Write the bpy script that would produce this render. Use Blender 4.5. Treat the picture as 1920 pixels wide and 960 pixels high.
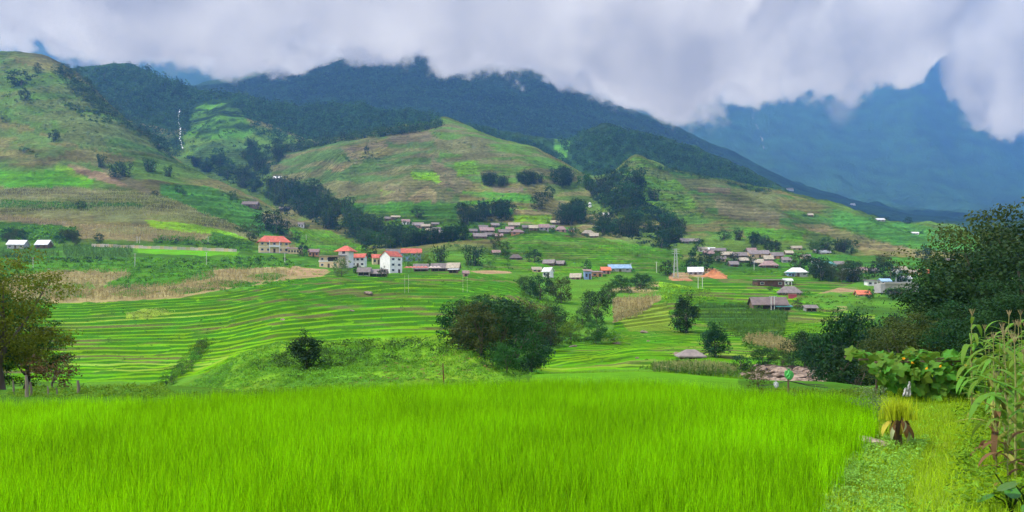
import bpy, math, random
import numpy as np
from mathutils import Vector, Matrix

for o in list(bpy.data.objects):
    bpy.data.objects.remove(o)
rng = np.random.default_rng(7)
random.seed(7)
scene = bpy.context.scene
COL = scene.collection
R = math.radians

# ------------------------------------------------------------------ camera
FP, HX, HY = 1400.0, 960.0, 560.0          # focal length and vanishing point in photograph pixels (1920 wide)
cam = bpy.data.cameras.new('camera')
cam.sensor_width = 36.0
cam.lens = 36.0 * FP / 1920.0
cam.shift_y = (HY - 480.0) / 1920.0
cam.clip_start, cam.clip_end = 0.1, 40000.0
camo = bpy.data.objects.new('camera', cam)
COL.objects.link(camo)
camo.location = (0, 0, 0)
camo.rotation_euler = (R(90), 0, 0)
scene.camera = camo

# ------------------------------------------------------------------ sky, sun, exposure
SUN_EL, SUN_AZ = 58.0, 262.0               # azimuth clockwise from +Y: high on the left
world = bpy.data.worlds.new('World')
scene.world = world
world.use_nodes = True
nt = world.node_tree
nt.nodes.clear()
out = nt.nodes.new('ShaderNodeOutputWorld')
bg = nt.nodes.new('ShaderNodeBackground')
sky = nt.nodes.new('ShaderNodeTexSky')
sky.sky_type = 'NISHITA'
sky.sun_disc = False
sky.sun_elevation = R(SUN_EL)
sky.sun_rotation = R(SUN_AZ)
tc = nt.nodes.new('ShaderNodeTexCoord')
nz = nt.nodes.new('ShaderNodeTexNoise')
nz.inputs['Scale'].default_value = 3.2
nz.inputs['Detail'].default_value = 6
cr = nt.nodes.new('ShaderNodeValToRGB')
cr.color_ramp.elements[0].position = 0.3
cr.color_ramp.elements[0].color = (5.5, 5.6, 6.3, 1)
cr.color_ramp.elements[1].position = 0.72
cr.color_ramp.elements[1].color = (6.8, 6.75, 7.2, 1)
mx = nt.nodes.new('ShaderNodeMix')
mx.data_type = 'RGBA'
mx.inputs[0].default_value = 0.9           # overcast deck over the clear sky
nt.links.new(tc.outputs['Generated'], nz.inputs['Vector'])
nt.links.new(nz.outputs['Fac'], cr.inputs['Fac'])
nt.links.new(sky.outputs['Color'], mx.inputs[6])
nt.links.new(cr.outputs['Color'], mx.inputs[7])
nt.links.new(mx.outputs[2], bg.inputs['Color'])
bg.inputs['Strength'].default_value = 0.075
nt.links.new(bg.outputs[0], out.inputs['Surface'])

sl = bpy.data.lights.new('sun', 'SUN')
sl.energy = 3.2
sl.angle = R(10)
sl.color = (1.0, 0.95, 0.86)
so = bpy.data.objects.new('sun', sl)
COL.objects.link(so)
sdir = Vector((math.sin(R(SUN_AZ)) * math.cos(R(SUN_EL)), math.cos(R(SUN_AZ)) * math.cos(R(SUN_EL)), math.sin(R(SUN_EL))))
so.rotation_euler = (-sdir).to_track_quat('-Z', 'Y').to_euler()

vs = scene.view_settings
vs.view_transform = 'Standard'
vs.look = 'None'
vs.exposure = 1.25
vs.gamma = 1.0
vs.use_curve_mapping = False
cy = scene.cycles
cy.use_denoising = True
cy.max_bounces = 6
cy.diffuse_bounces = 2
cy.glossy_bounces = 1
cy.transmission_bounces = 2
cy.transparent_max_bounces = 6
cy.volume_bounces = 2
cy.use_adaptive_sampling = True
cy.adaptive_threshold = 0.03

# ------------------------------------------------------------------ helpers
def h2(ix, iy, s=0):
    n = (ix.astype(np.int64) * 374761393 + iy.astype(np.int64) * 668265263 + s * 982451653) & 0xffffffff
    n = ((n ^ (n >> 13)) * 1274126177) & 0xffffffff
    n = ((n ^ (n >> 16)) * 2246822519) & 0xffffffff
    return ((n ^ (n >> 15)) & 0xffffff) / float(0xffffff)

def vnoise(x, y, s=0):
    ix, iy = np.floor(x), np.floor(y)
    fx, fy = x - ix, y - iy
    fx = fx * fx * (3 - 2 * fx); fy = fy * fy * (3 - 2 * fy)
    ix = ix.astype(np.int64); iy = iy.astype(np.int64)
    a = h2(ix, iy, s); b = h2(ix + 1, iy, s); c = h2(ix, iy + 1, s); d = h2(ix + 1, iy + 1, s)
    return (a + (b - a) * fx) * (1 - fy) + (c + (d - c) * fx) * fy

def fbm(x, y, oct=4, s=0):
    v = 0.0; a = 0.5; t = 0.0
    for k in range(oct):
        v = v + a * vnoise(x, y, s + k * 17); t += a
        x = x * 2.03 + 11.3; y = y * 2.03 + 5.7; a *= 0.5
    return v / t

def ridged(x, y, oct=4, s=0):
    v = 0.0; a = 0.5; t = 0.0
    for k in range(oct):
        v = v + a * (1 - np.abs(2 * vnoise(x, y, s + k * 17) - 1)); t += a
        x = x * 2.1 + 3.1; y = y * 2.1 + 8.7; a *= 0.5
    return v / t

def sstep(a, b, x):
    t = np.clip((x - a) / (b - a), 0, 1)
    return t * t * (3 - 2 * t)

def mesh_np(name, verts, quads=None, tris=None, col=None, colname='crop', smooth=False):
    """mesh from numpy arrays; col is per-vertex rgba"""
    me = bpy.data.meshes.new(name)
    verts = np.asarray(verts, dtype=np.float32)
    nq = 0 if quads is None else len(quads)
    ntr = 0 if tris is None else len(tris)
    me.vertices.add(len(verts))
    me.vertices.foreach_set('co', verts.ravel())
    loops = []
    if nq: loops.append(np.asarray(quads, dtype=np.int32).ravel())
    if ntr: loops.append(np.asarray(tris, dtype=np.int32).ravel())
    lp = np.concatenate(loops)
    me.loops.add(len(lp))
    me.loops.foreach_set('vertex_index', lp)
    tot = np.concatenate([np.full(nq, 4, np.int32), np.full(ntr, 3, np.int32)])
    st = np.concatenate([[0], np.cumsum(tot)[:-1]]).astype(np.int32)
    me.polygons.add(nq + ntr)
    me.polygons.foreach_set('loop_start', st)
    me.polygons.foreach_set('loop_total', tot)
    me.polygons.foreach_set('use_smooth', np.full(nq + ntr, bool(smooth)))
    if col is not None:
        at = me.color_attributes.new(colname, 'FLOAT_COLOR', 'POINT')
        c = np.ones((len(verts), 4), np.float32)
        c[:, :col.shape[1]] = col
        at.data.foreach_set('color', c.ravel())
    me.update(calc_edges=True)
    me.validate()
    return me

def obj(name, me, mat=None, parent=None):
    o = bpy.data.objects.new(name, me)
    COL.objects.link(o)
    if mat is not None and me is not None and len(me.materials) == 0:
        me.materials.append(mat)
    if parent is not None:
        o.parent = parent
    return o

def tag(o, label=None, cat=None, group=None, kind=None):
    if label: o['label'] = label
    if cat: o['category'] = cat
    if group: o['group'] = group
    if kind: o['kind'] = kind
    return o

def empty(name, loc=(0, 0, 0), rz=0.0, s=1.0):
    o = bpy.data.objects.new(name, None)
    COL.objects.link(o)
    o.location = loc; o.rotation_euler = (0, 0, rz); o.scale = (s, s, s)
    o.empty_display_size = 0.2
    return o

# ------------------------------------------------------------------ materials
MATS = {}
def mat_new(name):
    m = bpy.data.materials.new(name)
    m.use_nodes = True
    n = m.node_tree.nodes
    b = n['Principled BSDF']
    b.inputs['Specular IOR Level'].default_value = 0.2
    b.inputs['Roughness'].default_value = 0.8
    MATS[name] = m
    return m, m.node_tree, b

def plain(name, col, rough=0.8, var=0.25, scale=3.0, spec=0.2, bump=0.0, stretch=(1, 1, 1)):
    """a procedural surface: colour broken up by two noises, with optional bump"""
    m, t, b = mat_new(name)
    N, L = t.nodes, t.links
    c = N.new('ShaderNodeTexCoord')
    mp = N.new('ShaderNodeMapping')
    mp.inputs['Scale'].default_value = stretch
    L.new(c.outputs['Object'], mp.inputs['Vector'])
    n1 = N.new('ShaderNodeTexNoise')
    n1.inputs['Scale'].default_value = scale
    n1.inputs['Detail'].default_value = 5
    L.new(mp.outputs[0], n1.inputs['Vector'])
    r = N.new('ShaderNodeMapRange')
    r.inputs['From Min'].default_value = 0.3; r.inputs['From Max'].default_value = 0.7
    r.inputs['To Min'].default_value = 1 - var; r.inputs['To Max'].default_value = 1 + var
    L.new(n1.outputs['Fac'], r.inputs['Value'])
    oi = N.new('ShaderNodeObjectInfo')
    r2 = N.new('ShaderNodeMapRange')
    r2.inputs['To Min'].default_value = 1 - var * 0.5; r2.inputs['To Max'].default_value = 1 + var * 0.5
    L.new(oi.outputs['Random'], r2.inputs['Value'])
    mu = N.new('ShaderNodeMath'); mu.operation = 'MULTIPLY'
    L.new(r.outputs[0], mu.inputs[0]); L.new(r2.outputs[0], mu.inputs[1])
    vm = N.new('ShaderNodeVectorMath'); vm.operation = 'SCALE'
    vm.inputs[0].default_value = col[:3]
    L.new(mu.outputs[0], vm.inputs['Scale'])
    L.new(vm.outputs[0], b.inputs['Base Color'])
    b.inputs['Roughness'].default_value = rough
    b.inputs['Specular IOR Level'].default_value = spec
    if bump:
        bp = N.new('ShaderNodeBump')
        bp.inputs['Strength'].default_value = bump
        L.new(n1.outputs['Fac'], bp.inputs['Height'])
        L.new(bp.outputs[0], b.inputs['Normal'])
    return m

def leafmat(name, col, var=0.35, trans=0.35, hue=0.03, spec=0.1, rough=0.6, attr=True):
    """foliage: diffuse and translucent, varied per leaf (vertex attribute lv) and per plant"""
    m, t, b = mat_new(name)
    N, L = t.nodes, t.links
    oi = N.new('ShaderNodeObjectInfo')
    at = N.new('ShaderNodeAttribute'); at.attribute_name = 'lv'
    rgb = N.new('ShaderNodeHueSaturation')
    rgb.inputs['Color'].default_value = (*col[:3], 1)
    h = N.new('ShaderNodeMapRange')
    h.inputs['To Min'].default_value = 0.5 - hue; h.inputs['To Max'].default_value = 0.5 + hue
    L.new(oi.outputs['Random'], h.inputs['Value'])
    L.new(h.outputs[0], rgb.inputs['Hue'])
    v = N.new('ShaderNodeMapRange')
    v.inputs['To Min'].default_value = 1 - var; v.inputs['To Max'].default_value = 1 + var
    L.new(at.outputs['Fac'], v.inputs['Value'])
    v2 = N.new('ShaderNodeMapRange')
    v2.inputs['To Min'].default_value = 0.8; v2.inputs['To Max'].default_value = 1.2
    L.new(oi.outputs['Random'], v2.inputs['Value'])
    mu = N.new('ShaderNodeMath'); mu.operation = 'MULTIPLY'
    L.new(v.outputs[0], mu.inputs[0]); L.new(v2.outputs[0], mu.inputs[1])
    L.new(mu.outputs[0], rgb.inputs['Value'])
    L.new(rgb.outputs[0], b.inputs['Base Color'])
    b.inputs['Roughness'].default_value = rough
    b.inputs['Specular IOR Level'].default_value = spec
    tr = N.new('ShaderNodeBsdfTranslucent')
    hs = N.new('ShaderNodeHueSaturation')
    hs.inputs['Hue'].default_value = 0.485; hs.inputs['Value'].default_value = 1.3
    L.new(rgb.outputs[0], hs.inputs['Color'])
    L.new(hs.outputs[0], tr.inputs['Color'])
    ms = N.new('ShaderNodeMixShader'); ms.inputs[0].default_value = trans
    L.new(b.outputs[0], ms.inputs[1]); L.new(tr.outputs[0], ms.inputs[2])
    L.new(ms.outputs[0], N['Material Output'].inputs['Surface'])
    return m

def ground_mat(name, sc_big, sc_small, bump=0.6, bdist=1.0, var=0.35, fleck=0.0):
    """land cover colour from the vertex attribute, broken up by noise and relief"""
    m, t, b = mat_new(name)
    N, L = t.nodes, t.links
    at = N.new('ShaderNodeAttribute'); at.attribute_name = 'crop'
    c = N.new('ShaderNodeTexCoord')
    n1 = N.new('ShaderNodeTexNoise'); n1.inputs['Scale'].default_value = sc_big; n1.inputs['Detail'].default_value = 6
    n2 = N.new('ShaderNodeTexNoise'); n2.inputs['Scale'].default_value = sc_small; n2.inputs['Detail'].default_value = 4
    n2.inputs['Roughness'].default_value = 0.7
    L.new(c.outputs['Object'], n1.inputs['Vector']); L.new(c.outputs['Object'], n2.inputs['Vector'])
    r = N.new('ShaderNodeMapRange')
    r.inputs['From Min'].default_value = 0.3; r.inputs['From Max'].default_value = 0.7
    r.inputs['To Min'].default_value = 1 - var; r.inputs['To Max'].default_value = 1 + var
    L.new(n1.outputs['Fac'], r.inputs['Value'])
    r2 = N.new('ShaderNodeMapRange')
    r2.inputs['From Min'].default_value = 0.3; r2.inputs['From Max'].default_value = 0.7
    r2.inputs['To Min'].default_value = 1 - var; r2.inputs['To Max'].default_value = 1 + var
    L.new(n2.outputs['Fac'], r2.inputs['Value'])
    mu = N.new('ShaderNodeMath'); mu.operation = 'MULTIPLY'
    L.new(r.outputs[0], mu.inputs[0]); L.new(r2.outputs[0], mu.inputs[1])
    hs = N.new('ShaderNodeHueSaturation')
    hr = N.new('ShaderNodeMapRange')
    hr.inputs['From Min'].default_value = 0.3; hr.inputs['From Max'].default_value = 0.7
    hr.inputs['To Min'].default_value = 0.485; hr.inputs['To Max'].default_value = 0.515
    L.new(n1.outputs['Fac'], hr.inputs['Value']); L.new(hr.outputs[0], hs.inputs['Hue'])
    L.new(at.outputs['Color'], hs.inputs['Color']); L.new(mu.outputs[0], hs.inputs['Value'])
    L.new(hs.outputs[0], b.inputs['Base Color'])
    b.inputs['Roughness'].default_value = 0.9
    b.inputs['Specular IOR Level'].default_value = 0.0
    bp = N.new('ShaderNodeBump'); bp.inputs['Strength'].default_value = bump; bp.inputs['Distance'].default_value = bdist
    L.new(n2.outputs['Fac'], bp.inputs['Height']); L.new(bp.outputs[0], b.inputs['Normal'])
    return m

# ------------------------------------------------------------------ terrain: control lines (px, py, depth), near to far
def line(*pts):
    return np.array(pts, dtype=float)
LINES = [
 # 0 inner edge
 line((-900, 980, -25), (2820, 980, -25)),
 # 1 field edge (ground, rice stands 0.5 m on it)
 line((-900, 800, 14.2), (0, 787, 14.8), (300, 778, 15.4), (640, 752, 17.5), (1000, 740, 18.7), (1200, 740, 18.7), (1400, 760, 16.8), (1630, 778, 15.4), (1690, 740, 20.5), (1760, 716, 23), (2820, 710, 24)),
 # 2 foot of the field bank / valley bottom, near
 line((-900, 780, 50), (0, 762, 58), (300, 750, 60), (400, 745, 50), (520, 735, 45), (900, 727, 46), (1000, 720, 58), (1200, 712, 62), (1360, 730, 70), (1420, 732, 72), (1560, 732, 72), (1650, 745, 60), (1800, 760, 42), (2820, 770, 40)),
 # 3 knoll crest / river far bank
 line((-900, 720, 110), (0, 716, 108), (300, 714, 106), (380, 702, 95), (450, 668, 78), (520, 645, 80), (640, 640, 82), (760, 637, 84), (860, 632, 85), (930, 645, 85), (985, 688, 88), (1030, 697, 95), (1200, 690, 100), (1380, 692, 97), (1560, 690, 97), (1650, 690, 90), (1800, 690, 85), (2820, 690, 85)),
 # 4 start of the terraces behind the knoll
 line((-900, 680, 132), (0, 682, 130), (300, 682, 128), (420, 672, 118), (520, 655, 104), (640, 650, 108), (860, 644, 112), (930, 655, 108), (1010, 682, 116), (1200, 655, 135), (1350, 655, 132), (1560, 662, 120), (1800, 660, 120), (2820, 660, 120)),
 # 5 top of the left terraces / spur / middle of right terraces
 line((-900, 570, 212), (0, 568, 215), (150, 566, 217), (300, 556, 225), (430, 548, 232), (520, 532, 250), (640, 518, 276), (760, 514, 292), (860, 513, 298), (960, 526, 262), (1010, 560, 222), (1060, 592, 188), (1130, 622, 165), (1200, 612, 172), (1300, 598, 190), (1450, 596, 195), (1560, 602, 190), (1700, 600, 190), (2820, 600, 190)),
 # 6
 line((-900, 522, 290), (0, 520, 290), (300, 508, 300), (480, 498, 335), (640, 504, 335), (760, 507, 335), (860, 501, 345), (950, 511, 320), (1010, 540, 265), (1060, 560, 235), (1150, 552, 250), (1250, 538, 275), (1400, 540, 275), (1560, 546, 275), (1700, 546, 295), (1820, 535, 300), (2820, 530, 300)),
 # 7 road level on the left, foot of the villages
 line((-900, 468, 400), (0, 466, 400), (200, 462, 405), (440, 470, 405), (560, 478, 395), (660, 492, 375), (760, 488, 385), (860, 476, 400), (960, 482, 400), (1060, 488, 400), (1250, 512, 350), (1400, 514, 350), (1600, 512, 370), (1700, 510, 375), (1820, 508, 370), (2820, 505, 370)),
 # 8 crest of the near left hill / upper village
 line((-900, 345, 610), (0, 350, 600), (150, 352, 600), (300, 366, 580), (380, 398, 545), (470, 440, 500), (540, 458, 470), (640, 474, 455), (760, 462, 470), (860, 446, 490), (1000, 444, 490), (1120, 452, 480), (1250, 480, 440), (1400, 482, 440), (1550, 484, 440), (1700, 492, 440), (1820, 490, 440), (2820, 480, 440)),
 # 9 crest of the big left hill / foot of the centre hill
 line((-900, 20, 1100), (-300, 60, 1050), (0, 107, 1000), (80, 116, 1000), (160, 158, 970), (200, 200, 940), (260, 250, 900), (330, 300, 850), (400, 336, 790), (480, 376, 720), (560, 424, 620), (640, 448, 560), (760, 436, 560), (860, 424, 580), (1000, 420, 580), (1120, 436, 560), (1250, 460, 520), (1400, 458, 520), (1550, 462, 520), (1700, 478, 500), (1820, 478, 500), (2820, 470, 500)),
 # 10 gully behind the left hill / lower slope of the centre and right hills
 line((-900, 80, 1250), (0, 150, 1130), (160, 200, 1080), (200, 238, 1050), (330, 320, 960), (400, 350, 890), (480, 384, 800), (560, 416, 690), (640, 412, 640), (760, 396, 640), (860, 386, 650), (1000, 388, 640), (1080, 400, 640), (1150, 404, 650), (1250, 424, 620), (1330, 420, 620), (1450, 428, 600), (1560, 442, 570), (1700, 466, 540), (1820, 468, 540), (2820, 460, 540)),
 # 11 crest of the centre hill and of the right hill
 line((-900, 60, 1350), (0, 150, 1250), (160, 190, 1180), (250, 230, 1100), (330, 290, 1040), (400, 270, 1050), (480, 288, 1020), (540, 276, 1010), (580, 264, 1010), (640, 250, 1020), (740, 240, 1030), (800, 238, 1040), (832, 226, 1050), (870, 238, 1020), (900, 250, 1000), (1000, 282, 940), (1060, 308, 890), (1095, 332, 850), (1130, 350, 830), (1150, 330, 840), (1172, 306, 850), (1186, 296, 860), (1200, 294, 860), (1216, 300, 860), (1250, 316, 860), (1330, 330, 860), (1450, 360, 860), (1560, 389, 820), (1650, 412, 790), (1750, 424, 770), (1810, 432, 750), (1850, 455, 700), (1920, 460, 690), (2820, 450, 690)),
 # 12 dip behind them
 line((-900, 80, 1500), (0, 160, 1350), (200, 210, 1200), (330, 245, 1170), (420, 222, 1180), (500, 238, 1180), (580, 266, 1180), (640, 266, 1190), (800, 262, 1200), (832, 250, 1200), (900, 278, 1160), (1000, 304, 1100), (1080, 325, 1050), (1130, 330, 1000), (1192, 312, 1000), (1330, 352, 1000), (1560, 408, 960), (1650, 430, 930), (1810, 450, 900), (2820, 460, 860)),
 # 13 forested ridges behind
 line((-900, 100, 1600), (0, 140, 1480), (100, 134, 1450), (160, 128, 1430), (250, 123, 1420), (330, 150, 1420), (365, 166, 1420), (450, 176, 1420), (500, 190, 1400), (600, 193, 1380), (680, 186, 1380), (720, 203, 1380), (830, 214, 1380), (870, 232, 1350), (950, 252, 1330), (1000, 264, 1320), (1060, 266, 1300), (1100, 246, 1290), (1140, 238, 1280), (1200, 248, 1280), (1300, 280, 1270), (1400, 320, 1250), (1450, 354, 1230), (1550, 390, 1200), (1700, 425, 1150), (1820, 452, 1100), (2820, 460, 1100)),
 # 14 dip
 line((-900, 140, 1900), (0, 175, 1800), (250, 165, 1800), (365, 190, 1800), (500, 215, 1780), (680, 215, 1760), (830, 240, 1720), (1000, 285, 1700), (1140, 290, 1650), (1300, 315, 1650), (1400, 350, 1600), (1450, 372, 1550), (1550, 400, 1500), (1700, 425, 1450), (1820, 425, 1450), (2820, 430, 1450)),
 # 15 blue forested mountain, middle distance
 line((-900, 130, 3758), (0, 172, 3758), (250, 168, 3758), (370, 168, 3758), (450, 152, 3758), (520, 124, 3688), (600, 104, 3619), (700, 92, 3619), (850, 100, 3619), (1000, 140, 3619), (1150, 195, 3549), (1280, 250, 3480), (1400, 310, 3340), (1500, 352, 3201), (1600, 384, 3062), (1700, 404, 2923), (1820, 412, 2923), (2820, 420, 2923)),
 # 16 dip
 line((-900, 170, 4727), (0, 195, 4727), (370, 190, 4727), (600, 150, 4575), (850, 150, 4575), (1000, 180, 4498), (1150, 225, 4422), (1280, 272, 4346), (1400, 325, 4193), (1500, 362, 4041), (1600, 386, 3965), (1700, 396, 3812), (1820, 400, 3812), (2820, 410, 3812)),
 # 17 high mountain with the rocky peak
 line((-900, 10, 8019), (0, 22, 8019), (450, 35, 8019), (900, 60, 8019), (1300, 105, 8019), (1500, 112, 8019), (1650, 92, 8019), (1712, 70, 8019), (1738, 76, 8019), (1760, 97, 8019), (1775, 108, 8019), (1797, 121, 8019), (1815, 121, 8019), (1835, 124, 8019), (1860, 138, 8019), (1882, 165, 8019), (1900, 200, 8019), (1930, 248, 8019), (2000, 300, 8019), (2200, 360, 8019), (2820, 400, 8019)),
 # 18 far side
 line((-900, 300, 10500), (960, 350, 10500), (2820, 440, 10500)),
 # 19 plain to the horizon
 line((-900, 556, 20000), (2820, 556, 20000)),
]
NROW = [34, 24, 60, 60, 210, 80, 70, 90, 70, 44, 90, 10, 60, 10, 56, 8, 80, 8, 3]
NOISE_A = [0, 0, .35, .5, .35, .3, .4, .7, 4, 6, 6, 7, 8, 14, 12, 40, 60, 24, 10, 0]     # relief amplitude at each line
PXC = np.concatenate([np.arange(-900, -60, 40), np.arange(-60, 1985, 2.4), np.arange(1985, 2821, 40)])
NC = len(PXC)

def smooth1(a, k):
    if k < 2: return a
    ker = np.hanning(k + 2)[1:-1]; ker /= ker.sum()
    p = np.pad(a, (k // 2, k - 1 - k // 2), mode='edge')
    return np.convolve(p, ker, mode='valid')

KY, KZ = [], []
for i, l in enumerate(LINES):
    fine = np.arange(-900, 2821, 2.4)
    py = np.interp(fine, l[:, 0], l[:, 1]); yy = np.interp(fine, l[:, 0], l[:, 2])
    k = 5 if i in (13, 17) else 11 if i == 11 else 21
    py = smooth1(py, k); yy = smooth1(yy, k)
    KY.append(np.interp(PXC, fine, yy))
    KZ.append((HY - np.interp(PXC, fine, py)) / FP * KY[-1])
KY = np.array(KY); KZ = np.array(KZ)
KZ[0, :] = -2.4; KZ[1, :] = -2.4
for i in range(1, len(KY)):
    KY[i] = np.maximum(KY[i], KY[i - 1] * 1.015 + 0.5)

def pchip_slopes(Y, Z):
    h = np.diff(Y, axis=0); dl = np.diff(Z, axis=0) / h
    m = np.zeros_like(Z)
    w1 = 2 * h[1:] + h[:-1]; w2 = h[1:] + 2 * h[:-1]
    same = (dl[1:] * dl[:-1]) > 0
    with np.errstate(divide='ignore', invalid='ignore'):
        hm = (w1 + w2) / (w1 / dl[:-1] + w2 / dl[1:])
    m[1:-1] = np.where(same, hm, 0)
    m[0] = dl[0]; m[-1] = dl[-1]
    return m
KM = pchip_slopes(KY, KZ)

rowsY, rowsZ, rowsA, rowseg, rowt = [], [], [], [], []
for i in range(len(LINES) - 1):
    n = NROW[i]
    for k in range(n):
        t = k / n
        h = KY[i + 1] - KY[i]
        h00 = 2 * t**3 - 3 * t**2 + 1; h10 = t**3 - 2 * t**2 + t; h01 = -2 * t**3 + 3 * t**2; h11 = t**3 - t**2
        rowsY.append(KY[i] + t * h)
        rowsZ.append(h00 * KZ[i] + h10 * h * KM[i] + h01 * KZ[i + 1] + h11 * h * KM[i + 1])
        rowsA.append(np.full(NC, NOISE_A[i] * (1 - t) + NOISE_A[i + 1] * t)); rowseg.append(i); rowt.append(t)
rowsY.append(KY[-1]); rowsZ.append(KZ[-1]); rowsA.append(np.zeros(NC)); rowseg.append(len(LINES) - 1); rowt.append(0)
GY = np.array(rowsY); GZ = np.array(rowsZ); GA = np.array(rowsA); SEG = np.array(rowseg)
U = (PXC - HX) / FP
GX = U[None, :] * np.maximum(GY, 13.0)
GPX = np.where(GY > 1, HX + FP * GX / np.maximum(GY, 1), 0)

# relief noise
lam = np.interp(GY, [0, 60, 300, 600, 1500, 5000], [3, 8, 25, 60, 180, 420])
nz1 = np.zeros_like(GZ)
for (a, b_, l) in ((0, 150, 7.0), (150, 450, 24.0), (450, 900, 60.0), (900, 1900, 110.0), (1900, 99999, 380.0)):
    lo, hi = a * 0.85, b_ * 1.15
    w = sstep(a * 0.85, a * 1.15 + 1e-3, GY) * (1 - sstep(b_ * 0.85, b_ * 1.15, GY))
    if b_ < 900:
        nn = fbm(GX / l + 3, GY / l + 9, 4, 3) - 0.5
    else:
        nn = 1.2 * (ridged(GX / l + 0.35 * fbm(GX / l, GY / l, 3, 5), GY / (l * 2.2), 4, 9) - 0.62)
    nz1 += w * nn
GZ = GZ + nz1 * GA * 2.0

# ---- terraces
PYB = HY - FP * GZ / np.maximum(GY, 1)
def pip(px, py, poly):
    poly = np.asarray(poly, float)
    inside = np.zeros(px.shape, bool)
    j = len(poly) - 1
    for i in range(len(poly)):
        xi, yi = poly[i]; xj, yj = poly[j]
        if yi != yj:
            c = ((yi > py) != (yj > py)) & (px < (xj - xi) * (py - yi) / (yj - yi) + xi)
            inside ^= c
        j = i
    return inside

TERR = [  # polygon in the photograph, depth range, step height, breakup
 ([(-900, 740), (-900, 566), (60, 568), (240, 566), (420, 552), (510, 528), (640, 514), (900, 512), (960, 522), (1000, 548), (1060, 600), (1010, 640), (930, 640), (860, 630), (520, 640), (450, 662), (400, 700), (340, 745)], 84, 318, 0.85, 0.5),
 ([(1000, 712), (1010, 668), (1080, 640), (1150, 630), (1150, 590), (1250, 560), (1290, 520), (1420, 520), (1520, 575), (1640, 590), (1640, 650), (1500, 660), (1380, 690), (1300, 700), (1200, 706)], 78, 300, 0.75, 0.4),
 ([(900, 505), (930, 452), (1000, 436), (1150, 452), (1280, 470), (1270, 505), (1180, 512), (1080, 515), (1000, 512)], 300, 560, 1.5, 0.5),
 ([(560, 480), (545, 425), (620, 432), (700, 470), (690, 482)], 330, 620, 1.5, 0.3),
 ([(1330, 545), (1290, 520), (1500, 500), (1640, 500), (1640, 520), (1500, 560)], 250, 420, 1.2, 0.3),
]
TM = np.zeros_like(GZ); TF = np.zeros_like(GZ); TQ = np.zeros_like(GZ)
STEPS = {3: 5.0, 4: 19.0, 5: 10.0}
CUM = np.zeros(len(SEG)); acc = 0.0
for i_, (sg_, t_) in enumerate(zip(SEG, rowt)):
    base_ = sum(v_ for k_, v_ in STEPS.items() if k_ < sg_)
    CUM[i_] = base_ + STEPS.get(sg_, 0) * t_
GZS = GZ.copy()
CUM2 = CUM[:, None] + (fbm(GX / 90.0, GY / 90.0, 2, 21) - 0.5) * 1.2 + np.floor(4 * vnoise(GX / 26.0, GY / 12.0, 31)) / 4.0 * 1.0
for (poly, y0, y1, st, brk) in TERR[:2]:
    m = pip(GPX, PYB, poly) & (GY > y0) & (GY < y1) & ((SEG >= 3) & (SEG <= 5))[:, None]
    q = np.floor(CUM2); f = CUM2 - q
    off = CUM2 - CUM[:, None]
    i0, i1 = int(np.argmax(SEG == 3)), int(np.argmax(SEG == 6))
    z0 = np.zeros_like(GZ); z1 = np.zeros_like(GZ)
    for c in np.where(m.any(0))[0]:
        z0[:, c] = np.interp(q[:, c] - off[:, c], CUM[i0:i1], GZS[i0:i1, c]); z1[:, c] = np.interp(q[:, c] + 1 - off[:, c], CUM[i0:i1], GZS[i0:i1, c])
    GZ = np.where(m, z0 + (z1 - z0) * sstep(0.5, 0.95, f), GZ); TF = np.where(m, f, TF); TQ = np.where(m, q, TQ); TM = np.where(m, 1.0, TM)
for (poly, y0, y1, st, brk) in TERR[2:]:
    m = pip(GPX, PYB, poly) & (GY > y0) & (GY < y1)
    wob = (fbm(GX / 60.0, GY / 60.0, 3, 21) - 0.5) * 1.5 * st
    blk = np.floor(3 * vnoise(GX / 30.0, GY / 9.0, 31)) / 3.0
    hh = GZ + wob + blk * brk * st
    q = np.floor(hh / st); f = hh / st - q
    newz = st * (q + sstep(0.55, 0.98, f)) - wob - blk * brk * st
    GZ = np.where(m, newz, GZ); TF = np.where(m, f, TF); TQ = np.where(m, q, TQ); TM = np.where(m, 1.0, TM)
# old cultivation ledges across the hills
hm = ((SEG >= 7) & (SEG <= 10))[:, None] & (TM < .5)
wob = (fbm(GX / 130.0, GY / 130.0, 3, 121) - 0.5) * 14.0
LS = np.where((SEG == 8)[:, None], np.where(GPX < 420, 8.5, 4.2), 4.2)
q = np.floor((GZ + wob) / LS); f = (GZ + wob) / LS - q
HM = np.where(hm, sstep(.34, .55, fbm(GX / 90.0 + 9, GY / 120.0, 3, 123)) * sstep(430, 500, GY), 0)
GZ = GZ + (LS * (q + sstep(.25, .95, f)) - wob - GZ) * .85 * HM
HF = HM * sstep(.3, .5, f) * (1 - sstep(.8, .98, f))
PYG = HY - FP * GZ / np.maximum(GY, 1)

def hit(px, py, ymin=19.0, ymax=30000.0):
    """first ground point met by the sight line through a photograph pixel"""
    c = int(np.clip(np.searchsorted(PXC, px), 1, NC - 1))
    if abs(PXC[c - 1] - px) < abs(PXC[c] - px): c -= 1
    ys = GY[:, c]; pys = PYG[:, c]
    ok = (ys >= ymin) & (ys <= ymax) & (pys <= py)
    idx = np.argmax(ok)
    if not ok.any():
        sel = np.where((ys >= ymin) & (ys <= ymax))[0]
        idx = sel[np.argmin(pys[sel])] if len(sel) else len(ys) - 1
    i0 = max(idx - 1, 0)
    a, b = pys[i0], pys[idx]
    t = 0.5 if a == b else float(np.clip((a - py) / (a - b), 0, 1))
    y = ys[i0] + (ys[idx] - ys[i0]) * t
    z = GZ[i0, c] + (GZ[idx, c] - GZ[i0, c]) * t
    return Vector(((px - HX) / FP * y, y, z))

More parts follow.
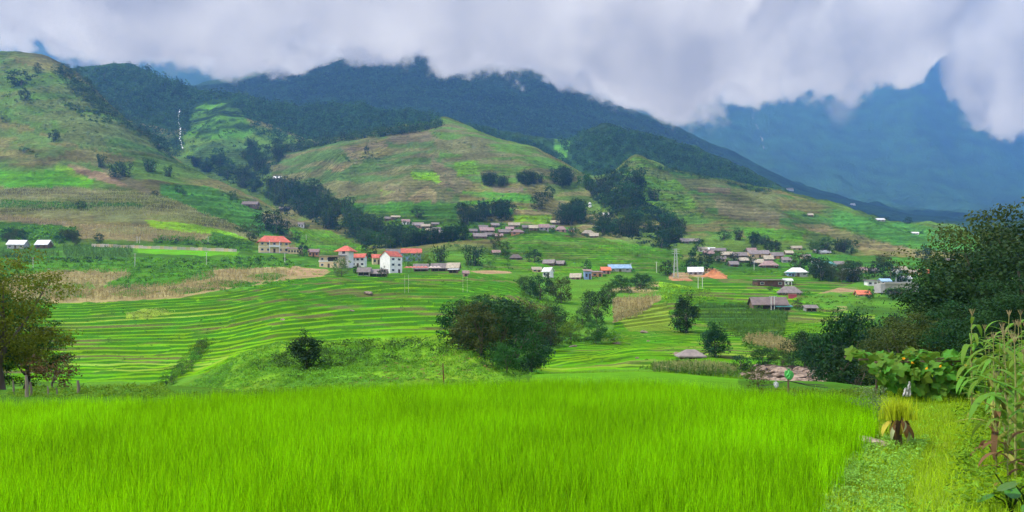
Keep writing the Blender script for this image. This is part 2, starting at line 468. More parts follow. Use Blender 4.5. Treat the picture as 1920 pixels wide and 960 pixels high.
def ground_z(x, y):
    """ground height under a world point beyond the field"""
    px = HX + FP * x / max(y, 13.0)
    c = int(np.clip(np.searchsorted(PXC, px), 1, NC - 1))
    if abs(PXC[c - 1] - px) < abs(PXC[c] - px): c -= 1
    return float(np.interp(y, GY[:, c], GZ[:, c]))
# ------------------------------------------------------------------ land cover
C_GRASS = (0.085, 0.20, 0.018); C_BUSH = (0.05, 0.125, 0.014); C_OLIVE = (0.19, 0.175, 0.055); C_TAN = (0.27, 0.225, 0.095)
C_LIME = (0.19, 0.37, 0.014); C_RICE = (0.105, 0.30, 0.010); C_RISER = (0.040, 0.128, 0.008); C_SOIL = (0.31, 0.21, 0.11)
C_RED = (0.50, 0.19, 0.085); C_FOREST = (0.028, 0.062, 0.018); C_MEADOW = (0.115, 0.20, 0.03); C_BROWN = (0.20, 0.165, 0.085)
C_CORN = (0.21, 0.21, 0.075); C_DCORN = (0.065, 0.15, 0.025); C_ROCK = (0.42, 0.37, 0.32)
col = np.zeros(GZ.shape + (3,), np.float32)
big = fbm(GX / 45.0 + 4, GY / 30.0, 4, 41)
mid = fbm(GX / 9.0, GY / 6.0, 3, 43)
def mixc(a, b, w):
    return np.asarray(a, np.float32) * (1 - w[..., None]) + np.asarray(b, np.float32) * w[..., None]
valley = mixc(C_GRASS, C_BUSH, sstep(0.42, 0.6, big)); valley = mixc(0, 0, big) + valley * (0.8 + 0.4 * mid[..., None])
bigh = fbm(GX / 90.0 + 7, GY / 70.0, 4, 47); midh = fbm(GX / 22.0, GY / 30.0, 3, 49)
hills = mixc(C_MEADOW, C_OLIVE, sstep(0.40, 0.6, bigh)) * (0.78 + 0.44 * midh[..., None])
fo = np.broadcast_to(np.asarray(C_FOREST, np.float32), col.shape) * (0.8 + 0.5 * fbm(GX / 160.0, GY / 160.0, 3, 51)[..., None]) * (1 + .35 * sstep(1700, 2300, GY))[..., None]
wv = sstep(400, 470, GY)
wf = sstep(-0.02, 0.02, (np.arange(len(SEG)) - np.argmax(SEG == 12) - 2)[:, None] / 60.0 + 0 * GY)
col[:] = valley * (1 - wv[..., None]) + hills * wv[..., None]
col[:] = col * (1 - wf[..., None]) + fo * wf[..., None]
jx = (fbm(GX / (0.012 * GY + 1), GY / (0.02 * GY + 1), 2, 61) - 0.5)
jy = (fbm(GX / (0.010 * GY + 1) + 50, GY / (0.02 * GY + 1), 2, 63) - 0.5)
def paint(poly, c, y0, y1, rag=10.0, amt=1.0, mott=0.25, alt=None):
    m = pip(GPX + jx * rag, PYG + jy * rag * 0.6, poly) & (GY > y0) & (GY < y1)
    cc = np.asarray(c, np.float32) * (1 - mott + 2 * mott * midh[m][:, None])
    if alt is not None:
        w = sstep(0.44, 0.58, np.where(GY[m] > 430, fbm(GX[m] / 38.0, GZ[m] / 6.0, 4, 71), fbm(GX[m] / 14.0, GY[m] / 10.0, 3, 73)))[:, None]
        cc = cc * (1 - w) + np.asarray(alt, np.float32) * w
    col[m] = col[m] * (1 - amt) + cc * amt
# big left hill
paint([(-900, 20), (0, 105), (160, 158), (330, 300), (200, 300), (0, 215), (-900, 200)], (0.105, 0.195, 0.032), 560, 1060, alt=(0.14, 0.18, 0.05))
paint([(-900, 200), (0, 225), (110, 262), (260, 300), (160, 318), (60, 312), (0, 305), (-900, 320)], C_OLIVE, 560, 1060, alt=(0.12, 0.19, 0.04))
paint([(-900, 330), (0, 322), (110, 318), (176, 338), (165, 352), (0, 352), (-900, 352)], C_RICE, 560, 1060)
paint([(85, 308), (140, 316), (165, 336), (130, 330)], C_LIME, 560, 1060)
paint([(118, 305), (205, 328), (242, 350), (205, 346), (150, 326)], (0.30, 0.21, 0.11), 560, 1060)
paint([(160, 300), (260, 340), (300, 366), (240, 352)], C_BROWN, 560, 1060, amt=0.7)
paint([(300, 345), (400, 350), (485, 378), (560, 424), (520, 445), (470, 440), (380, 398), (300, 365)], (0.085, 0.23, 0.03), 500, 900)
paint([(395, 348), (480, 375), (560, 424), (530, 412), (450, 375)], C_TAN, 500, 900, amt=0.5)
# near left hill: maize and fallow
paint([(-900, 345), (0, 350), (150, 352), (300, 366), (400, 405), (480, 440), (470, 452), (380, 425), (270, 408), (150, 405), (0, 400), (-900, 400)], C_CORN, 420, 640, alt=(0.17, 0.19, 0.05))
paint([(30, 352), (150, 352), (200, 365), (100, 372), (0, 370)], (0.26, 0.25, 0.10), 420, 640)
paint([(0, 372), (180, 382), (260, 380), (270, 388), (150, 392), (0, 388)], C_BUSH, 420, 640)
paint([(70, 395), (165, 395), (170, 412), (75, 408)], C_CORN, 420, 640)
paint([(175, 388), (262, 388), (272, 418), (175, 416)], (0.16, 0.17, 0.06), 420, 640)
paint([(-900, 400), (0, 403), (140, 418), (140, 426), (0, 412)], C_TAN, 400, 640, alt=C_BROWN)
paint([(270, 412), (370, 420), (440, 440), (470, 450), (455, 458), (390, 440), (280, 425)], C_LIME, 400, 640)
paint([(140, 420), (270, 425), (395, 440), (380, 455), (290, 452), (150, 448)], C_TAN, 400, 640, alt=C_CORN)
paint([(-900, 415), (0, 415), (140, 425), (150, 455), (0, 455), (-900, 450)], C_BUSH, 380, 640)
paint([(300, 440), (360, 442), (380, 460), (290, 458)], C_BUSH, 380, 640)
paint([(395, 435), (480, 455), (470, 475), (400, 462)], C_BUSH, 380, 640)
paint([(490, 395), (575, 420), (560, 432), (495, 418)], C_TAN, 420, 760, alt=C_BROWN)
# bank below the road
paint([(-900, 470), (0, 470), (460, 472), (560, 480), (610, 505), (530, 505), (400, 505), (0, 525), (-900, 525)], (0.07, 0.19, 0.015), 235, 400, alt=C_BUSH)
paint([(115, 462), (250, 466), (245, 484), (118, 484)], C_DCORN, 280, 460)
paint([(0, 474), (110, 474), (110, 480), (0, 482)], C_DCORN, 280, 460)
paint([(255, 468), (330, 465), (450, 472), (440, 480), (330, 478), (260, 476)], C_RICE, 280, 460)
paint([(-900, 520), (0, 522), (110, 508), (235, 508), (250, 520), (180, 540), (60, 566), (-900, 560)], C_TAN, 200, 330, alt=(0.22, 0.20, 0.08))
paint([(330, 560), (90, 570), (60, 548), (200, 540), (330, 535), (400, 505), (560, 500), (625, 508), (600, 520), (540, 530), (460, 536)], C_TAN, 190, 360, alt=(0.26, 0.21, 0.09))
paint([(90, 535), (170, 528), (180, 540), (100, 545)], C_GRASS, 200, 330)
paint([(200, 530), (250, 512), (400, 500), (405, 520), (330, 535), (220, 542)], (0.07, 0.20, 0.016), 190, 330, alt=C_BUSH)
paint([(545, 500), (620, 505), (600, 518), (540, 516)], C_SOIL, 200, 360)
for (xc, yc, wx) in ((120, 553, 60), (250, 550, 50), (430, 532, 60), (500, 520, 40), (350, 545, 40), (60, 530, 40)):
    paint([(xc - wx, yc), (xc, yc - 7), (xc + wx, yc - 3), (xc + wx * .6, yc + 4), (xc, yc + 6)], (0.075, 0.185, 0.016), 180, 360, rag=14, alt=C_BUSH)
# centre hill
CH = (560, 1120)
paint([(490, 290), (560, 268), (700, 245), (800, 238), (840, 320), (870, 385), (640, 385), (520, 345)], (0.165, 0.162, 0.062), *CH, alt=(0.095, 0.165, 0.038))
paint([(800, 238), (835, 226), (900, 250), (1000, 282), (1100, 332), (1060, 345), (900, 345), (840, 320)], (0.105, 0.205, 0.03), *CH, alt=(0.165, 0.165, 0.065))
paint([(720, 250), (800, 245), (830, 262), (740, 272)], C_BROWN, *CH, amt=0.8)
paint([(805, 290), (850, 320), (900, 355), (960, 365), (880, 372), (820, 345)], C_BROWN, *CH, amt=0.8)
paint([(640, 275), (720, 262), (740, 290), (660, 300)], C_OLIVE, *CH, alt=C_BROWN)
paint([(770, 322), (820, 325), (828, 342), (775, 336)], C_LIME, *CH, rag=6)
paint([(850, 305), (890, 300), (900, 325), (860, 330)], (0.14, 0.30, 0.02), *CH)
paint([(715, 356), (742, 358), (720, 368)], C_LIME, *CH, rag=6)
paint([(620, 310), (662, 308), (640, 322), (622, 320)], C_TAN, *CH)
paint([(765, 372), (800, 350), (822, 362), (815, 380), (765, 380)], C_TAN, *CH, alt=C_BROWN)
paint([(720, 345), (760, 348), (760, 378), (710, 380)], (0.22, 0.19, 0.09), *CH, amt=0.7)
paint([(640, 376), (700, 385), (760, 378), (860, 382), (860, 412), (760, 402), (650, 398)], (0.075, 0.21, 0.02), 540, 1000)
paint([(870, 350), (980, 345), (1010, 380), (1000, 400), (900, 402), (860, 385)], (0.09, 0.25, 0.022), 540, 1000, alt=C_OLIVE)
paint([(960, 388), (1035, 398), (1035, 422), (960, 418)], C_TAN, 520, 900, alt=C_LIME)
paint([(925, 350), (985, 352), (980, 362), (925, 360)], C_BROWN, 540, 1000)
paint([(700, 400), (860, 412), (960, 418), (1080, 425), (1080, 440), (880, 450), (740, 430)], (0.09, 0.20, 0.02), 430, 760)
paint([(1060, 350), (1110, 345), (1130, 360), (1070, 385), (1040, 372)], C_TAN, 560, 1000, amt=0.7, alt=C_MEADOW)
paint([(1080, 405), (1140, 395), (1140, 425), (1090, 430)], C_TAN, 480, 900, alt=(0.14, 0.2, 0.04))
# mound behind the waterfall, meadows
paint([(350, 250), (365, 200), (410, 186), (450, 205), (480, 250), (440, 262), (380, 262)], (0.10, 0.24, 0.025), 1000, 1400, alt=C_FOREST)
paint([(355, 275), (430, 262), (500, 270), (520, 300), (440, 310), (370, 305)], (0.09, 0.17, 0.04), 880, 1250)
paint([(1040, 255), (1075, 252), (1060, 300), (1045, 300)], (0.10, 0.24, 0.03), 1000, 1500)
# right hill
RH = (470, 1050)
paint([(1130, 350), (1192, 289), (1250, 319), (1290, 360), (1320, 410), (1230, 400), (1150, 380)], (0.125, 0.26, 0.025), *RH, alt=(0.15, 0.19, 0.05))
paint([(1250, 319), (1450, 360), (1600, 400), (1640, 430), (1500, 425), (1330, 400), (1290, 360)], (0.15, 0.168, 0.055), *RH, alt=(0.085, 0.185, 0.03))
paint([(1310, 352), (1370, 352), (1370, 364), (1310, 362)], C_BROWN, *RH)
paint([(1340, 372), (1460, 400), (1455, 425), (1350, 405)], (0.19, 0.175, 0.08), *RH)
paint([(1270, 400), (1400, 425), (1380, 450), (1260, 440)], (0.10, 0.20, 0.03), *RH, alt=C_OLIVE)
paint([(1390, 425), (1510, 432), (1505, 452), (1400, 448)], (0.13, 0.30, 0.02), *RH)
paint([(1560, 392), (1650, 412), (1812, 432), (1850, 480), (1700, 465), (1560, 420)], (0.085, 0.23, 0.03), *RH)
paint([(1480, 418), (1560, 424), (1640, 450), (1720, 468), (1640, 475), (1540, 440)], C_TAN, *RH, alt=C_CORN)
paint([(1600, 462), (1680, 465), (1740, 480), (1720, 490), (1620, 478)], C_TAN, 400, 900, alt=C_OLIVE)
paint([(1450, 365), (1540, 385), (1560, 410), (1470, 395)], C_OLIVE, *RH, alt=C_MEADOW)
paint([(1440, 470), (1560, 478), (1740, 485), (1740, 510), (1600, 505), (1440, 500)], (0.075, 0.21, 0.02), 360, 560)
# right middle ground
paint([(1255, 512), (1340, 503), (1372, 522), (1330, 528), (1250, 526)], (0.40, 0.20, 0.10), 250, 460, rag=12, alt=C_SOIL)
paint([(1330, 548), (1460, 560), (1540, 570), (1420, 545), (1370, 525)], C_RICE, 200, 330)
paint([(1500, 532), (1610, 540), (1660, 556), (1600, 562), (1540, 556), (1490, 545)], C_SOIL, 200, 420, alt=C_GRASS)
paint([(1500, 553), (1580, 560), (1600, 600), (1570, 605), (1540, 575)], C_TAN, 180, 330, alt=C_GRASS)
paint([(1145, 560), (1240, 555), (1235, 568), (1200, 595), (1150, 605)], C_TAN, 150, 300, alt=C_CORN)
paint([(1130, 545), (1240, 528), (1235, 548), (1140, 556)], C_TAN, 200, 320, alt=C_GRASS)
paint([(1160, 600), (1250, 565), (1265, 620), (1180, 622)], (0.19, 0.29, 0.03), 140, 300, mott=0.1)
paint([(1235, 528), (1330, 545), (1345, 568), (1270, 572), (1240, 560)], C_LIME, 200, 300, alt=(0.10, 0.24, 0.015))
paint([(1300, 568), (1430, 572), (1480, 585), (1470, 628), (1350, 622), (1290, 590)], C_DCORN, 140, 300, rag=40, alt=(0.085, 0.19, 0.015))
paint([(1400, 632), (1440, 630), (1510, 655), (1480, 668), (1390, 645)], C_TAN, 110, 260, alt=C_CORN)
paint([(1470, 600), (1560, 590), (1640, 600), (1640, 630), (1500, 628)], C_LIME, 140, 260, alt=C_RICE)
paint([(1360, 735), (1395, 695), (1420, 684), (1560, 690), (1570, 735)], (0.085, 0.068, 0.055), 60, 112, rag=14, mott=0.3)
paint([(990, 745), (1000, 690), (1200, 685), (1380, 700), (1400, 760)], (0.08, 0.215, 0.012), 19, 90)
paint([(960, 512), (900, 514), (880, 508), (950, 506)], C_SOIL, 290, 360, rag=4)
# knoll
paint([(400, 745), (450, 662), (520, 640), (860, 628), (930, 645), (1000, 700), (1000, 745)], (0.13, 0.27, 0.018), 40, 100, alt=(0.07, 0.17, 0.015))
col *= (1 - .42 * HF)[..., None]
# terraced paddies: tread, stubble-green riser, and plots of different age
plot = h2(TQ.astype(np.int64), np.floor((GX + 13 * h2(TQ.astype(np.int64), 0 * TQ.astype(np.int64), 3)) / (22 + 30 * h2(TQ.astype(np.int64), 0 * TQ.astype(np.int64), 5))).astype(np.int64), 9)
age = fbm(GX / 50.0, GY / 40.0, 3, 81)
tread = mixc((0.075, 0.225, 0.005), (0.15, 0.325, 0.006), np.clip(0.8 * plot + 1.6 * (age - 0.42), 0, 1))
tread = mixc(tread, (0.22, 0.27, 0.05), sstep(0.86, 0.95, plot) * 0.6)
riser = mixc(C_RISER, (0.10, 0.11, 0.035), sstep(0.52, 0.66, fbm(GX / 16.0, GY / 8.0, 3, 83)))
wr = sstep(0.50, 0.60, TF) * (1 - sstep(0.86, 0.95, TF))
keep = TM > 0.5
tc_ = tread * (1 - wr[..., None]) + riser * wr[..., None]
special = pip(GPX, PYG, [(1160, 600), (1250, 565), (1265, 620), (1180, 622)]) | pip(GPX, PYG, [(1300, 568), (1430, 572), (1480, 585), (1470, 628), (1350, 622), (1290, 590)]) | pip(GPX, PYG, [(1145, 560), (1240, 555), (1200, 595), (1150, 605)])
upw = np.where((GY > 330), 0.75, 1.0)[..., None]
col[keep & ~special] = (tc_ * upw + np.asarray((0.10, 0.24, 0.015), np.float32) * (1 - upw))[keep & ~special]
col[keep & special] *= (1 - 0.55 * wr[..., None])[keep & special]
paint([(235, 585), (290, 578), (330, 585), (280, 596), (235, 596)], (0.20, 0.30, 0.03), 150, 260, rag=16)
# the field and the grassy path in front
fg = GY < KY[1][None, :] + 0.4
col[fg] = np.asarray((0.028, 0.065, 0.008), np.float32) * (0.8 + 0.5 * mid[fg][:, None])

fgp = fg & (GX > np.interp(GY, [4.0, 8.2, 10.5, 12.3, 14.4, 15.6, 18.0], [2.2, 3.3, 4.75, 5.9, 7.0, 7.45, 7.6]))
col[fgp] = np.asarray((0.14, 0.23, 0.02), np.float32) * (0.7 + 0.6 * mid[fgp][:, None])
def grid_mesh(name, r0, r1, cstep, mat, smooth=True, sink=None):
    cs = np.arange(0, NC, cstep)
    if cs[-1] != NC - 1: cs = np.append(cs, NC - 1)
    X = GX[r0:r1][:, cs]; Y = GY[r0:r1][:, cs]; Z = GZ[r0:r1][:, cs].copy()
    if sink is not None: Z[0] -= sink
    nr, nc = X.shape
    v = np.stack([X, Y, Z], -1).reshape(-1, 3)
    i = np.arange(nr - 1)[:, None] * nc + np.arange(nc - 1)[None, :]
    q = np.stack([i, i + 1, i + nc + 1, i + nc], -1).reshape(-1, 4)
    me = mesh_np(name, v, quads=q, col=col[r0:r1][:, cs].reshape(-1, 3), smooth=smooth)
    return tag(obj(name, me, mat), kind='structure')
rv = int(np.argmax(SEG == 7)); rm = int(np.argmax(SEG == 12))
grid_mesh('ground', 0, rv + 1, 1, ground_mat('valley_ground', 0.12, 1.7, 0.5, 0.35, 0.22))
grid_mesh('hillside', rv, rm + 1, 2, ground_mat('hill_ground', 0.035, 0.28, 1.0, 4.0, 0.36))
grid_mesh('mountain', rm, len(SEG), 2, ground_mat('mountain_forest', 0.008, 0.05, 1.0, 22.0, 0.45))
# ------------------------------------------------------------------ haze and low cloud
def box_mesh(name, x0, x1, y0, y1, z0, z1):
    v = [(x, y, z) for z in (z0, z1) for (x, y) in ((x0, y0), (x1, y0), (x1, y1), (x0, y1))]
    q = [(3, 2, 1, 0), (4, 5, 6, 7), (0, 1, 5, 4), (1, 2, 6, 5), (2, 3, 7, 6), (3, 0, 4, 7)]
    return mesh_np(name, v, quads=q)
def volmat(name):
    m = bpy.data.materials.new(name); m.use_nodes = True
    t = m.node_tree; t.nodes.clear()
    o = t.nodes.new('ShaderNodeOutputMaterial')
    p = t.nodes.new('ShaderNodeVolumePrincipled')
    t.links.new(p.outputs[0], o.inputs['Volume'])
    return m, t, p
m, t, p = volmat('haze_air')
p.inputs['Color'].default_value = (0.20, 0.47, 1.0, 1)
p.inputs['Density'].default_value = 1.4e-4
p.inputs['Anisotropy'].default_value = 0.1
zmin = float(GZ.min())
hz = obj('haze', box_mesh('haze', -21000, 21000, -120, 20500, zmin - 60, float(GZ.max()) + 40), m)
tag(hz, kind='stuff')

m = bpy.data.materials.new('cloud_vapour'); m.use_nodes = True
t = m.node_tree; t.nodes.clear()
N, L = t.nodes, t.links
def mth(op, a, b=None, c=None):
    n = N.new('ShaderNodeMath'); n.operation = op
    for k, s in enumerate((a, b, c)):
        if s is None: continue
        if isinstance(s, (int, float)): n.inputs[k].default_value = s
        else: L.new(s, n.inputs[k])
    return n.outputs[0]
def mrange(v, a, b, c, d_, smooth=False):
    n = N.new('ShaderNodeMapRange')
    if smooth: n.interpolation_type = 'SMOOTHSTEP'
    for k, x in zip(('From Min', 'From Max', 'To Min', 'To Max'), (a, b, c, d_)): n.inputs[k].default_value = x
    L.new(v, n.inputs['Value'])
    return n.outputs[0]
tcn = N.new('ShaderNodeTexCoord')
sx = N.new('ShaderNodeSeparateXYZ')
L.new(tcn.outputs['Object'], sx.inputs[0])
n1 = N.new('ShaderNodeTexNoise'); n1.inputs['Scale'].default_value = 1 / 210.0; n1.inputs['Detail'].default_value = 5.0; n1.inputs['Roughness'].default_value = 0.63
L.new(tcn.outputs['Object'], n1.inputs['Vector'])
# height of the cloud base across the valley
fc = N.new('ShaderNodeFloatCurve')
CB = [(-3000, 930), (-1714, 900), (-1536, 890), (-1357, 850), (-1125, 815), (-911, 778), (-820, 770), (-714, 822), (-607, 850), (-464, 815), (-107, 790), (0, 772), (250, 715), (393, 665), (500, 645), (571, 640), (640, 655), (732, 700), (849, 700), (950, 690), (1118, 706), (1408, 706), (1533, 723), (1605, 765), (1640, 860), (1700, 1050), (1843, 1050), (1880, 800), (1905, 640), (1990, 526), (3000, 480)]
cu = fc.mapping.curves[0]
def cpt(x, z): return ((x + 3000) / 6000.0, (z - 400) / 1000.0)
cu.points[0].location = cpt(*CB[0]); cu.points[1].location = cpt(*CB[-1])
for c_ in CB[1:-1]: cu.points.new(*cpt(*c_))
for c_ in cu.points: c_.handle_type = 'VECTOR'
fc.mapping.update()
L.new(mrange(sx.outputs['X'], -3000, 3000, 0, 1), fc.inputs['Value'])
base = mth('MULTIPLY_ADD', fc.outputs[0], 1000.0, 400.0)
base = mth('ADD', base, mth('MULTIPLY_ADD', sx.outputs['Y'], 0.28, -2450 * 0.28))
above = mth('SUBTRACT', sx.outputs['Z'], base)                          # metres above the base
d1 = mth('ADD', above, mth('MULTIPLY_ADD', n1.outputs['Fac'], 600.0, -300.0))
yfront = mth('SUBTRACT', sx.outputs['Y'], mrange(sx.outputs['X'], 200, 1300, 0, 880, True))
d2 = mth('ADD', d1, mrange(yfront, 1600, 1950, -400, 0))       # thins out towards the valley
vd = N.new('ShaderNodeVectorMath'); vd.operation = 'DISTANCE'; vd.inputs[1].default_value = (1274, 2900, 738)      # a stray wisp below the bank
L.new(tcn.outputs['Object'], vd.inputs[0])
wisp = mrange(mth('SUBTRACT', mth('MULTIPLY_ADD', n1.outputs['Fac'], 330.0, -110.0), vd.outputs['Value']), 0, 80, 0, 0.0045, True)
dens = mth('ADD', mrange(d2, 0, 55, 0, 0.026, True), wisp)
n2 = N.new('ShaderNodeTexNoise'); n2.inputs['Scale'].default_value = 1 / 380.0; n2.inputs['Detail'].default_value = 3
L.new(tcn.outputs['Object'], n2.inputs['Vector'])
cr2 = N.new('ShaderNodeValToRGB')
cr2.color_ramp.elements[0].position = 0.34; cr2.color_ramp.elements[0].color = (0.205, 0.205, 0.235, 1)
cr2.color_ramp.elements[1].position = 0.66; cr2.color_ramp.elements[1].color = (0.39, 0.375, 0.375, 1)  # light and dark of the billows put into the emitted colour
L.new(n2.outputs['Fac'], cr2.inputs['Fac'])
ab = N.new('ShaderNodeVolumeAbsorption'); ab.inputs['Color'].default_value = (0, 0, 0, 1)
em = N.new('ShaderNodeEmission')  # glow stands in for daylight scattered through the cloud
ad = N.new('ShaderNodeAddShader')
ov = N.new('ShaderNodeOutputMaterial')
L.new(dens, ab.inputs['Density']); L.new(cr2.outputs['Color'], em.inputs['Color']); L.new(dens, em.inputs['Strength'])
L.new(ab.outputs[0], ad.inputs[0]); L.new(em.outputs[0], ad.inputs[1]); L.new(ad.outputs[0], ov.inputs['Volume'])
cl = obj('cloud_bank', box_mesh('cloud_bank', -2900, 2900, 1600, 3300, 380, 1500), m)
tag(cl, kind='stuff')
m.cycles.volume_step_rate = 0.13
scene.cycles.volume_max_steps = 256
# ------------------------------------------------------------------ vegetation prototypes (unit height)
M_BARK = plain('bark', (0.13, 0.105, 0.08), 0.9, 0.35, 9.0, bump=0.4, stretch=(1, 1, 0.3))
M_LEAF = leafmat('leaf_green', (0.036, 0.092, 0.014), trans=.3)
M_DARK = leafmat('leaf_dark', (0.016, 0.048, 0.012), trans=.25)
M_BAMB = leafmat('leaf_bamboo', (0.017, 0.055, 0.013), trans=0.25)
M_OLIV = leafmat('leaf_olive', (0.055, 0.075, 0.014), trans=.3)
M_LIME = leafmat('leaf_lime', (0.115, 0.235, 0.014))
M_WEED = leafmat('leaf_weed', (0.10, 0.225, 0.012), var=0.5)
M_BROWNL = leafmat('leaf_brownish', (0.10, 0.075, 0.025))
M_PALEL = leafmat('leaf_pale', (0.13, 0.20, 0.07))
M_FOR = leafmat('leaf_forest', (0.030, 0.068, 0.018), var=0.7)

def unit(v):
    return v / np.maximum(np.linalg.norm(v, axis=-1, keepdims=True), 1e-9)

def leaf_quads(c, n, size, asp, g, fold=0.0):
    """diamond leaves: centre, normal, length"""
    N_ = len(c)
    r = unit(g.normal(size=(N_, 3)))
    t = unit(np.cross(n, r)); b = np.cross(n, t)
    s = np.asarray(size).reshape(-1, 1) * np.ones((N_, 1))
    v = np.stack([c - t * s * .5, c + b * s * .5 * asp - n * s * fold, c + t * s * .5, c - b * s * .5 * asp - n * s * fold], 1)
    return v.reshape(-1, 3), np.arange(N_ * 4).reshape(-1, 4)

def tube(pts, rad, sides=6):
    """tapered tube along a polyline -> verts, quads"""
    pts = np.asarray(pts, float); n = len(pts)
    d = np.gradient(pts, axis=0); d = unit(d)
    ref = np.array([0.3, 1.0, 0.2]); a = unit(np.cross(d, ref)); b = np.cross(d, a)
    th = np.linspace(0, 2 * np.pi, sides, endpoint=False)
    rad = np.asarray(rad, float).reshape(-1, 1, 1)
    v = pts[:, None, :] + rad * (np.cos(th)[None, :, None] * a[:, None, :] + np.sin(th)[None, :, None] * b[:, None, :])
    q = []
    for i in range(n - 1):
        for k in range(sides):
            k2 = (k + 1) % sides
            q.append((i * sides + k, i * sides + k2, (i + 1) * sides + k2, (i + 1) * sides + k))
    return v.reshape(-1, 3), np.array(q)

def join_vq(parts):
    V, Q, off = [], [], 0
    for v, q in parts:
        V.append(v); Q.append(np.asarray(q) + off); off += len(v)
    return np.concatenate(V), np.concatenate(Q)

def broad_np(seed, nclump, nleaf, rx=.36, rz=.36, zc=.62, leaf=.05, flat=1.0, low=-0.5, asp=.6, rcl=.3):
    g = np.random.default_rng(seed)
    d = unit(g.normal(size=(nclump * 3, 3))); d = d[d[:, 2] > low][:nclump]
    k = len(d)
    rad = g.uniform(.35, 1.0, (k, 1)) ** 0.6 * (0.78 + 0.45 * g.random((k, 1)))
    cc = d * rad * np.array([rx, rx, rz]) + np.array([0, 0, zc]) + g.normal(0, .02, (k, 3))
    rc = rcl * rx * g.uniform(.65, 1.35, k)
    idx = np.repeat(np.arange(k), nleaf)
    dd = unit(g.normal(size=(len(idx), 3)) + np.array([0, 0, .35]))
    p = cc[idx] + dd * (rc[idx] * g.uniform(.35, 1.05, len(idx)))[:, None] * np.array([1, 1, flat])
    nrm = unit(dd + .7 * g.normal(size=dd.shape) + np.array([0, 0, .5]))
    v, q = leaf_quads(p, nrm, leaf * g.uniform(.6, 1.3, len(p)), asp, g)
    lv = np.clip(.5 + .28 * g.normal(size=k)[idx] * .7 + .2 * g.normal(size=len(p)), 0, 1)
    # trunk and limbs
    top = zc + .1 * rz
    bend = g.normal(0, .02, (4, 2))
    tp = np.array([[0, 0, -.03], [bend[0, 0], bend[0, 1], top * .3], [bend[1, 0] * 1.5, bend[1, 1] * 1.5, top * .65], [bend[2, 0] * 2, bend[2, 1] * 2, top]])
    parts = [tube(tp, [.026, .021, .015, .006])]
    for j in g.choice(k, min(6, k), replace=False):
        s = tp[1] * .4 + tp[2] * .6 if j % 2 else tp[1]
        mid_ = (s + cc[j]) / 2 + np.array([0, 0, -.03])
        parts.append(tube([s, mid_, cc[j]], [.011, .008, .003], 5))
    tv, tq = join_vq(parts)
    return (v, q, np.repeat(lv, 4)), (tv, tq)

def bamboo_np(seed, nculm, nleaf, spread=.3, leaf=.06, asp=.3, rbase=.17):
    g = np.random.default_rng(seed)
    P, Nn, LV, parts = [], [], [], []
    for c in range(nculm):
        a = g.uniform(0, 2 * np.pi); rr = g.uniform(.02, rbase); h = g.uniform(.62, 1.0)
        o = np.array([np.cos(a), np.sin(a), 0])
        reach = spread * g.uniform(.3, 1.1)
        s = np.linspace(0, 1, 9)[:, None]
        pts = o * rr + o * reach * s ** 2.2 + np.array([0, 0, 1]) * h * (s * 1.12 - .16 * s ** 4)
        parts.append(tube(pts, np.linspace(.008, .002, 9), 4))
        u = g.uniform(.03, 1.0, nleaf)
        base = np.stack([np.interp(u, s[:, 0], pts[:, k]) for k in range(3)], 1)
        off = g.normal(0, .045, (nleaf, 3)) * (0.6 + .8 * np.sin(np.pi * u))[:, None]
        P.append(base + off + o * .03 * u[:, None]); Nn.append(unit(off * 12 + np.array([0, 0, .6]) + .6 * g.normal(size=off.shape)))
        LV.append(np.clip(.5 + .2 * g.normal() + .2 * g.normal(size=nleaf), 0, 1))
    P = np.concatenate(P); Nn = np.concatenate(Nn); LV = np.concatenate(LV)
    v, q = leaf_quads(P, Nn, leaf * g.uniform(.7, 1.4, len(P)), asp, g)
    return (v, q, np.repeat(LV, 4)), join_vq(parts)

PROTO = {}
def proto(kind, gen):
    out_ = []
    for (cv, cq, lv), (tv, tq) in gen:
        cm = mesh_np('crown_' + kind, cv, quads=cq, col=np.repeat(lv[:, None], 3, 1), colname='lv'); cm.materials.append(M_LEAF)
        tm = mesh_np('trunk_' + kind, tv, quads=tq, smooth=True); tm.materials.append(M_BARK)
        out_.append((cm, tm))
    PROTO[kind] = out_
proto('near', [broad_np(100 + i, 95, 200, .44, .44, .53, .019, flat=.55, low=-.95, rcl=.30) for i in range(4)])
proto('mid', [broad_np(200 + i, 60, 60, .44, .46, .47, .04, flat=.75, low=-1, rcl=.33) for i in range(4)])
proto('far', [broad_np(300 + i, 36, 30, .48, .46, .46, .07, flat=.8, low=-1, rcl=.36) for i in range(4)])
proto('column', [broad_np(350 + i, 70, 70, .32, .47, .45, .042, flat=.9, low=-1, rcl=.42) for i in range(3)])
proto('shrub', [broad_np(400 + i, 34, 34, .55, .46, .46, .06, flat=.8, low=-.9, rcl=.34) for i in range(4)])
proto('bamboo', [bamboo_np(500 + i, 34, 60, .24, .06) for i in range(3)])
proto('fbamboo', [bamboo_np(520 + i, 26, 28, .24, .10, .36, rbase=.34) for i in range(4)])
proto('feather', [broad_np(540 + i, 60, 60, .30, .42, .56, .035, flat=.4, low=-.95, asp=.4, rcl=.42) for i in range(3)])

def setmat(o, m):
    o.material_slots[0].link = 'OBJECT'
    o.material_slots[0].material = m

